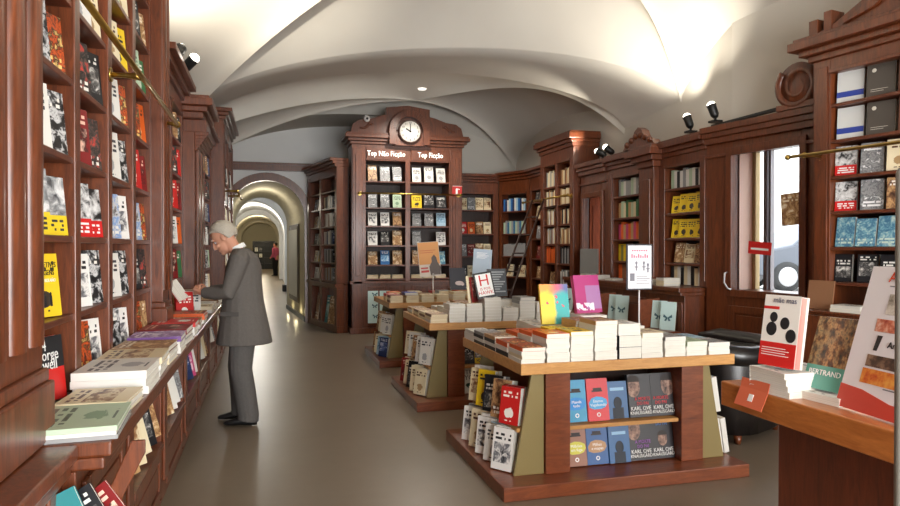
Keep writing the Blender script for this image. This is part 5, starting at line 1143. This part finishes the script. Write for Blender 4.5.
# pocket flap and vent line on the jacket
MB().box(-.06, .205, .93, .09, .215, .965).build('pocket_flap', clothm('grey_flap_cloth', lin(84, 80, 77)), man, bevel=.003)
# open red book in his hands
BX = T((MX, MY, 0)) @ RZ(MA)
o = thing('open_book', 'small red book held open in the hands of the grey-suited person', 'book', BX @ T((.405, .0, 1.07)) @ RZ(-90) @ RX(-35))
for s in (-1, 1):
    MB().box(0 if s > 0 else -.13, -.002, 0, .13 if s > 0 else 0, .0, .19, M=RZ(s*24)).build('cover', RED, o); MB().box(.002 if s > 0 else -.126, -.012, .003, .126 if s > 0 else -.002, -.002, .187, M=RZ(s*24)).build('pages', MPAGE, o)
# far person in the corridor
FAR = dict(hipL=(0, .09, .86), hipR=(0, -.09, .86), knL=(.01, .1, .47), knR=(.02, -.1, .47), anL=(-.02, .1, .09), anR=(.03, -.11, .09),
    shL=(0, .18, 1.4), shR=(0, -.18, 1.4), elL=(-.02, .25, 1.13), elR=(-.02, -.25, 1.13), wrL=(.12, .23, .95), wrR=(.1, -.22, .95), handL=(.2, .2, .92), handR=(.18, -.2, .92),
    torso=MAN['torso'], neck=(-.02, 0, 1.43), head=(.0, 0, 1.6), pitch=5,
    jacket=[((-.03, 0, .82), .13, .18), ((-.03, 0, 1.0), .125, .17), ((-.04, 0, 1.2), .13, .185), ((-.04, 0, 1.36), .125, .195), ((-.035, 0, 1.43), .1, .16), ((-.03, 0, 1.48), .07, .075)])
person('person', 'distant person in a pink top and dark trousers at the end of the corridor', T((.37, 36, 0)) @ RZ(150), FAR, (clothm('pink_cloth', lin(196, 96, 128)), clothm('dark_cloth', (.02, .02, .025)), SHOE), (.03, .02, .015), .014)
# ================================================================ CORRIDOR FURNITURE, STREET, LIGHTS, CAMERA
o = bookcase('bookcase', 'black bookcase closing the far end of the arched corridor', FR(-1.0, 46.8), 1.45, 1.9, .3, 0, [(.08, .68), (.76, 1.37)], [.4, .8, 1.2, 1.55], 1.8, None, group='mahogany bookcases')
for c in o.children: c.data.materials[0] = MBLACK
for k, z in enumerate((.8, 1.2)): faces(FR(-1.0, 46.8), .1, .66, z, 'wk' if k else 'ew', 'black bookcase at the corridor end', 'books in the corridor', .26, .2, 8, .05, False, .03, SH[k + 1])
o = thing('wall_mirror', 'tall narrow framed panel on the right wall just inside the arched passage', 'panel', FR(.4935, 16.3, 0, -85))
MB().box(.1, -.02, .3, 1.72, 0, 2.0).box(.15, -.035, .35, 1.67, -.02, 1.95).build('frame', plain('panel_frame', lin(96, 84, 66), .5), o, bevel=.005); MB().box(.22, -.04, .42, 1.6, -.035, 1.88).build('panel', plain('panel_face', lin(176, 170, 150), .4), o)
m = MB().box(.05, -.03, 0, 3.2, -.001, .1, M=FR(.449, 16.84, 0, -85)); struct(m.build('baseboard_passage', MBLACK))
# street seen through the near window
struct(wall('ground_street', [(5.2, 0), (5.2, 0)], 0, 0)) if False else None
m = MB().quad([(6.6, -12, .5), (40, -12, .5), (40, 40, .5), (6.6, 40, .5)]); struct(m.build('ground_street', plain('pale_paving', lin(206, 202, 196), .9)))
m = MB().quad([(22, -12, .45), (22, 40, .45), (22, 40, 14), (22, -12, 14)]); struct(m.build('wall_street', plain('pale_street_plaster', lin(232, 230, 226), .9)))
CF = T((12.7, 12.8, .5)) @ RZ(164.8)
car = thing('car', 'grey car parked in the street outside the near window', 'car', CF)
GRAYP = plain('grey_paint', lin(84, 88, 96), .35, 0)
prof = [(-2.1, .35), (-2.15, .75), (-2.0, .98), (-1.55, 1.05), (-1.1, 1.48), (-.3, 1.58), (.7, 1.52), (1.25, 1.06), (1.95, .92), (2.15, .7), (2.15, .35)]
MB().prism(prof, -.85, .85, 'y').build('body', GRAYP, car, bevel=.06)
MB().prism([(-1.35, 1.08), (-1.02, 1.42), (-.2, 1.5), (-.2, 1.08)], -.856, .856, 'y').prism([(-.1, 1.08), (-.1, 1.5), (.6, 1.45), (1.05, 1.08)], -.856, .856, 'y').build('side_window', plain('car_glass', (.02, .025, .03), .08), car)
for x in (-1.35, 1.4):
    for s in (-1, 1):
        w = MB().lathe([(.0, -.11), (.26, -.11), (.33, -.09), (.34, 0), (.33, .09), (.26, .11), (0, .11)], 28, M=T((x, s*.79, .34)) @ RX(90)).build('wheel', plain('tyre', (.02, .02, .02), .7), car)
        h = MB().lathe([(.0, -.125), (.21, -.12), (.22, -.1), (.22, .1), (.21, .12), (0, .125)], 24, M=T((x, s*.79, .34)) @ RX(90)).build('hubcap', plain('hub_silver', (.5, .5, .52), .3, .7), w)
for s in (-1, 1): MB().box(2.0, s*.55 - .16, .68, 2.17, s*.55 + .16, .84).build('headlamp', plain('lamp_glass', (.7, .7, .7), .1), car, bevel=.02)

# ---- lamps
def spot(loc, target, W, ang=95, blend=.8, col=(1, .92, .78), r=.05):
    l = bpy.data.lights.new('uplight', 'SPOT'); l.energy = W; l.spot_size = radians(ang); l.spot_blend = blend; l.color = col; l.shadow_soft_size = r
    o = bpy.data.objects.new('uplight', l); COL.objects.link(o); o.location = loc; o.rotation_euler = (Vector(target) - Vector(loc)).to_track_quat('-Z', 'Y').to_euler(); return o
MLAMP = plain('lamp_face', (1, .93, .8), .5, emit=6)
def spotlight(label, base, heads, targets, W, ang=95):
    """small black spotlights on top of the joinery, aimed at the vault"""
    o = thing('spotlight', label, 'lamp', T(base), 'spotlights on the cornices')
    MB().box(-.05, -.05, 0, .05, .05, .02).tube([(0, 0, .02), (0, 0, .1)], .012, 8).build('bracket', MBLACK, o)
    for h, t in zip(heads, targets):
        d = (Vector(t) - Vector(base) - Vector(h)).normalized(); c = Vector(h)
        MB().tube([c - d*.09, c - d*.06, c + d*.03, c + d*.05], [.025, .042, .045, .05], 16).tube([c - d*.05, Vector((0, 0, .1))], .01, 8).build('head', MBLACK, o)
        MB().ell(c + d*.048, (.043, .043, .043), n=16).build('lens', MLAMP, o)
        spot(Vector(base) + c + d*.12, t, W, ang, r=.03)
ZC = 3.01
spotlight('pair of black spotlights on the left cornice beside the carved capital', (-.74, 6.05, ZC), [(.02, .0, .14), (.1, .1, .08)], [(-.5, 6.9, 4.1), (.2, 5.6, 3.9)], 310, 85)
spotlight('black spotlight on the right cornice nearer the carved crest', (4.5, 6.42, 2.76), [(-.03, 0, .13)], [(4.4, 6.7, 3.6)], 50, 110)
spotlight('black spotlight on the right cornice nearer the window, at the end of the track', (4.44, 5.92, 2.78), [(-.03, 0, .13)], [(4.25, 6.2, 3.8)], 50, 105)
spotlight('group of black spotlights on the right cornice beside the ladder bookcase', (4.52, 8.4, 2.72), [(-.02, .1, .1), (.0, -.1, .12)], [(3.2, 10.2, 4.05), (3.4, 9.0, 4.0)], 32, 75)
o = thing('lighting_track', 'black lighting track lying on the cornice above the near window', 'track', FW @ T((.05, .02, 2.73)))
MB().box(0, -.02, 0, .95, .02, .03, M=RY(-2.5)).build('track_bar', MBLACK, o, bevel=.004); MB().box(.9, -.03, .03, .98, .03, .08).build('track_end', MBLACK, o, bevel=.004)
# leafless dark lamps in front of the far window's cornice
o = thing('ceiling_lamp', 'tiny white lamp at the crown of the rear vault', 'lamp', T((2.35, 10.3, 4.0))); MB().lathe([(0, -.02), (.06, -.02), (.07, 0), (0, 0)], 16).build('lens', plain('small_lamp', (1, .95, .85), .4, emit=.8), o)
spot((2.35, 10.3, 3.9), (2.35, 10.4, 0), 150, 160, .6, (1, .93, .82), .08)
def area(loc, rot, sx, sy, W, col=(1, 1, 1)):
    l = bpy.data.lights.new('daylight', 'AREA'); l.shape = 'RECTANGLE'; l.size = sx; l.size_y = sy; l.energy = W; l.color = col
    o = bpy.data.objects.new('daylight', l); COL.objects.link(o); o.location = loc; o.rotation_euler = rot; return o
area((2.45, -2.55, 1.5), (radians(90), 0, 0), 5.4, 2.3, 420, (1, .985, .95))                      # the shop window behind the camera
def bulb(loc, W, col=(1, .93, .8), r=.12):
    l = bpy.data.lights.new('corridor_lamp', 'POINT'); l.energy = W; l.color = col; l.shadow_soft_size = r
    o = bpy.data.objects.new('corridor_lamp', l); COL.objects.link(o); o.location = loc
bulb((-.1, 15.2, 2.45), 8); bulb((-.4, 20, 2.8), 40, (.95, .98, 1)); bulb((-.4, 28, 2.7), 70); bulb((-.4, 36.5, 2.7), 60, (1, .9, .7)); bulb((-.4, 44, 2.7), 60, (1, .88, .66))
bulb((.56, 14.4, .14), .8, (1, .85, .5), .02); bulb((.44, 15.7, .14), .8, (1, .85, .5), .02)
w = bpy.data.worlds.new('sky'); SC.world = w; w.use_nodes = True; bg = w.node_tree.nodes['Background']; bg.inputs[0].default_value = (.86, .93, 1, 1); bg.inputs[1].default_value = 4
s = bpy.data.lights.new('sun', 'SUN'); s.energy = 1.0; s.angle = .05; so = bpy.data.objects.new('sun', s); COL.objects.link(so); so.rotation_euler = (radians(25), radians(20), 0)

if REST_MESHES:                                                       # the smaller paperbacks beyond the 300 largest, as one object
    m = MB(); mats = []
    for M, me in REST_MESHES:
        i = len(m.v); m.v += [tuple(M @ v.co) for v in me.vertices]; ul = me.uv_layers[0].data if me.uv_layers else None
        idx = []
        for mt in me.materials:
            if mt not in mats: mats.append(mt)
            idx.append(mats.index(mt))
        for p in me.polygons:
            m.f.append(tuple(i + q for q in p.vertices)); m.m.append(idx[p.material_index]); m.sm.append(False)
            if ul: m.uv[len(m.f) - 1] = [tuple(ul[li].uv) for li in p.loop_indices]
    tag(m.build('paperback', mats, fix=False), 'the many smaller paperbacks inside the piles and farther back on tables and shelves', 'books', None, 'stuff')
cam = bpy.data.cameras.new('camera'); co = bpy.data.objects.new('camera', cam); COL.objects.link(co)
cam.sensor_width = 36; cam.lens = 668/900*36; cam.clip_start = .05; cam.clip_end = 200
co.location = (0, 0, 1.5); co.rotation_euler = (radians(90 - .51), 0, radians(-15.24)); SC.camera = co
SC.view_settings.view_transform = 'Standard'; SC.view_settings.look = 'None'; SC.view_settings.gamma = 1; SC.view_settings.use_curve_mapping = False
SC.view_settings.exposure = 0.5
SC.cycles.sample_clamp_indirect = 3; SC.cycles.max_bounces = 8; SC.cycles.diffuse_bounces = 5; SC.cycles.caustics_reflective = False; SC.cycles.caustics_refractive = False
